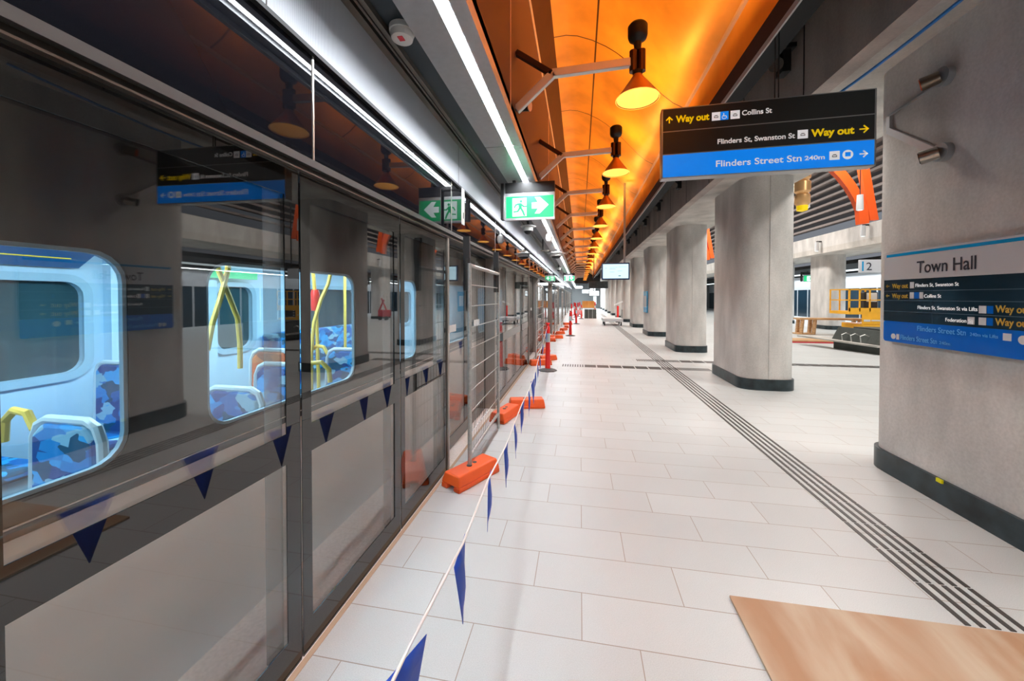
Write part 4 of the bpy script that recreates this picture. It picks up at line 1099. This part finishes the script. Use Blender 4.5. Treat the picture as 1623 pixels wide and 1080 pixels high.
# bench and planter block
bn2 = thing('slab_bench', 'long dark stone bench with tapering seat slab in front of the yellow lift', 'bench', (8.2, 12.5, 0))
m = MB(); m.hexa([(.05, 1.5, 0), (.42, -.05, 0), (2.2, -.05, 0), (2.2, 1.5, 0)], [(.05, 1.5, .40), (.42, -.05, .40), (2.2, -.05, .40), (2.2, 1.5, .40)]); m.build('plinth', 'darkconc', bn2)
m = MB(); m.hexa([(-.62, 2.3, .30), (.28, .0, .22), (.36, .0, .22), (0, 2.3, .30)], [(-.62, 2.3, .34), (.24, .0, .28), (.40, .0, .28), (0, 2.3, .34)]); m.build('seat_edge', 'soffit', bn2)
m = MB(); m.hexa([(-.04, 1.45, .30), (.32, .05, .24), (.40, .05, .24), (.06, 1.45, .30)], [(.16, 1.45, .72), (.55, .05, .68), (.62, .05, .68), (.24, 1.45, .72)]); m.build('seat_back', 'darkconc', bn2)
for f_ in (.25, .45, .65):
    x = -.06 + .38 * (1 - f_) ; y = 1.45 - 1.4 * (1 - f_)
    MB().tube([(x - .10, y, .32), (x - .12, y, .50), (x, y, .56), (x + .12, y, .50)], .015, 6).build('armrest', 'galv', bn2, smooth=True)
m = MB(); m.box(.62, 2.2, -.05, 1.5, .40, .72); m.build('planter_block', 'darkconc', bn2)
# trestle
tz = thing('timber_trestle', 'pale timber trestle table standing left of the bench', 'trestle', (9.8, 18.9, 0))
MB().box(0, 2.9, 0, .55, .66, .74).build('table_top', 'timber', tz)
for x in (.05, .55, 2.3):
    m = MB(); bar(m, (x, .02, 0), (x + .1, .1, .66), .14, .1); bar(m, (x + .1, .53, 0), (x + .1, .45, .66), .14, .1); m.build('leg', 'timber', tz)
MB().box(-.1, .6, .0, .5, .0, .05).build('foot_board', 'timber', tz)
rc = thing('red_machine', 'small red site machine behind the timber trestle', 'machine', (11.2, 25.0, 0))
MB().box(0, .75, 0, .6, .25, .75).build('body', 'redpaint', rc, bev=.05); m = MB(); bar(m, (.1, .1, .7), (.5, .1, 1.6), .08, .08); bar(m, (.7, .1, .7), (.3, .1, 1.5), .08, .08); m.build('mast', 'redpaint', rc)
for x in (.1, .6): MB().cyl((x, 0, .15), (x, .1, .15), .15).build('wheel', 'black', rc)
rd = thing('timber_pallet', 'flat timber board lying on the hall floor beside the second column', 'board', (7.5, 15.4, 0))
MB().box(0, 1.7, 0, .9, .05, .09).build('deck', 'timber', rd); m = MB(); m.box(0, 1.7, .0, .08, 0, .05); m.box(0, 1.7, .8, .88, 0, .05); m.build('bearer', 'redpaint', rd)
# platform number sign
pn = thing('platform_number_sign', 'white hanging sign with a blue bar and the number 2', 'sign', (9.74, 15.2, 2.55))
MB().box(0, 1.1, 0, .08, 0, .46).build('case', 'signwhite', pn, bev=.01)
MB().box(.07, .12, -.004, 0, .06, .40).build('blue_bar', 'signcyan', pn)
text_part('2', 'lettering', 'textnavy', pn, .17, (.20, -.004, .09), TR, .0, .28)
MB().box(.9, .94, .02, .06, .46, 6.05).build('drop_pole', 'black', pn)
# platform two side
m = MB(); 
fs_ = thing('far_screen_wall', 'distant glass screen wall of platform two with bright strip above', 'screen wall', (19, 22, 0))
MB((19, 22, 0)).box(19.0, 19.1, -4, 60, 0, 2.3).build('glass_wall', 'signnavy', fs_)
MB((19, 22, 0)).box(18.95, 19.1, -4, 60, 2.3, 3.4).build('header', 'alup', fs_)
m = MB((19, 22, 0))
for k in range(40): m.box(18.97, 19.0, -2 + 1.5 * k, -1.9 + 1.5 * k, 0, 2.3)
tag(m.build('mullions', 'alup', fs_), kind='stuff')
MB((19, 22, 0)).box(17.45, 17.75, -4, 60, 3.42, 3.5).build('strip_light', 'farglow', fs_)
ex2 = dup(es, (15.2, 29.0, 3.43), 0, 'small green exit sign seen across the hall left of the distant column'); ex2.scale = (2.2, 1, 1.4)

# ================================================================== FAR END OF THE PLATFORM
hd = thing('orange_hoarding', 'orange plywood hoarding closing the far end of the platform', 'hoarding', (.2, 33, 0))
MB().box(0, 1.05, 0, .05, .75, 1.35).build('board', 'hoarding', hd); m = MB(); m.box(0, .05, .05, .1, 0, .8); m.box(1.0, 1.05, .05, .1, 0, .8); m.build('frame', 'timber', hd)
cbx = thing('grey_crate', 'dark grey crate standing under the orange hoarding', 'crate', (.35, 30, 0))
MB().box(0, .95, 0, .6, 0, .72).build('body', 'darkconc', cbx, bev=.02); m = MB()
for k in range(4): m.box(.02 + .3 * k, .05 + .3 * k, -.01, 0, .0, .72)
m.build('battens', 'galv', cbx)
tl = thing('flatbed_trolley', 'long grey flatbed trolley beside the farther columns', 'trolley', (1.35, 22.6, 0))
MB().box(0, 1.15, 0, 1.6, .24, .42).build('deck', 'icongrey', tl, bev=.02)
for x in (.1, 1.05):
    for y in (.2, 1.4): MB().cyl((x - .03, y, .11), (x + .03, y, .11), .11).build('wheel', 'black', tl)
m = MB(); m.tube([(1.1, .1, .4), (1.12, .1, .95), (1.12, .7, .95), (1.1, .7, .4)], .02, 8); m.build('push_handle', 'galv', tl)
rs = thing('red_signal_stand', 'red and white barrier stand behind the flatbed trolley', 'stand', (2.35, 25.6, 0))
MB().box(0, .28, 0, .2, 0, .1).build('base', 'black', rs); MB().box(.08, .2, .05, .13, .1, 1.1).build('post', 'red', rs); m = MB(); bar(m, (-.1, .08, 1.15), (.45, .08, 1.4), .1, .06); m.build('white_arm', 'white', rs)
def cluster(label, x, y, h, mat):
    t = thing('safety_post', label, 'bollard', (x, y, 0), 0, 'small red and white posts at the far end')
    MB().lathe([(.2, 0), (.2, .03), (.06, .06)], n=8).build('base', 'rubber', t); MB().lathe([(.06, .05), (.055, h)]).build('post', mat, t); MB().lathe([(.064, h * .5), (.062, h * .7)]).build('band', 'white', t)
    return t
p0 = cluster('tiny red and white safety post at the far end near the screens', -.35, 31.5, 1.2, 'red')
for x, y in ((-.15, 33), (-.5, 35), (.0, 36.5), (-.6, 28), (1.5, 38)): dup(p0, (x, y, 0), 0, 'tiny red and white safety post at the far end near the screens')

for j, (x, y, w_, h_, z, lb) in enumerate(((-.55, 48, .9, .35, 2.75, 'tiny bright filler panel added far down the platform, left of the blank sign box'), (.3, 52, 1.3, .5, 2.2, 'tiny wide bright filler panel added above the orange hoarding'),
        (1.95, 56, .45, 1.6, .7, 'tiny tall bright filler panel added at the far end beside the last columns'), (1.3, 50, .7, .35, 2.5, 'tiny bright filler panel added far down the platform, right of the orange hoarding'))):
    el = thing('filler_panel', lb, 'filler panel', (x, y, z), 0, 'tiny bright filler panels at the far end')  # glowing panels added to make the far end look bright
    MB().box(0, w_, 0, .05, 0, h_).build('casing', 'alup', el); MB().box(.03, w_ - .03, -.006, 0, .03, h_ - .03).build('lit_face', 'farglow', el)
    MB().box(w_ / 2 - .02, w_ / 2 + .02, .0, .05, h_, 3.9 - z).build('drop_rod', 'black', el)
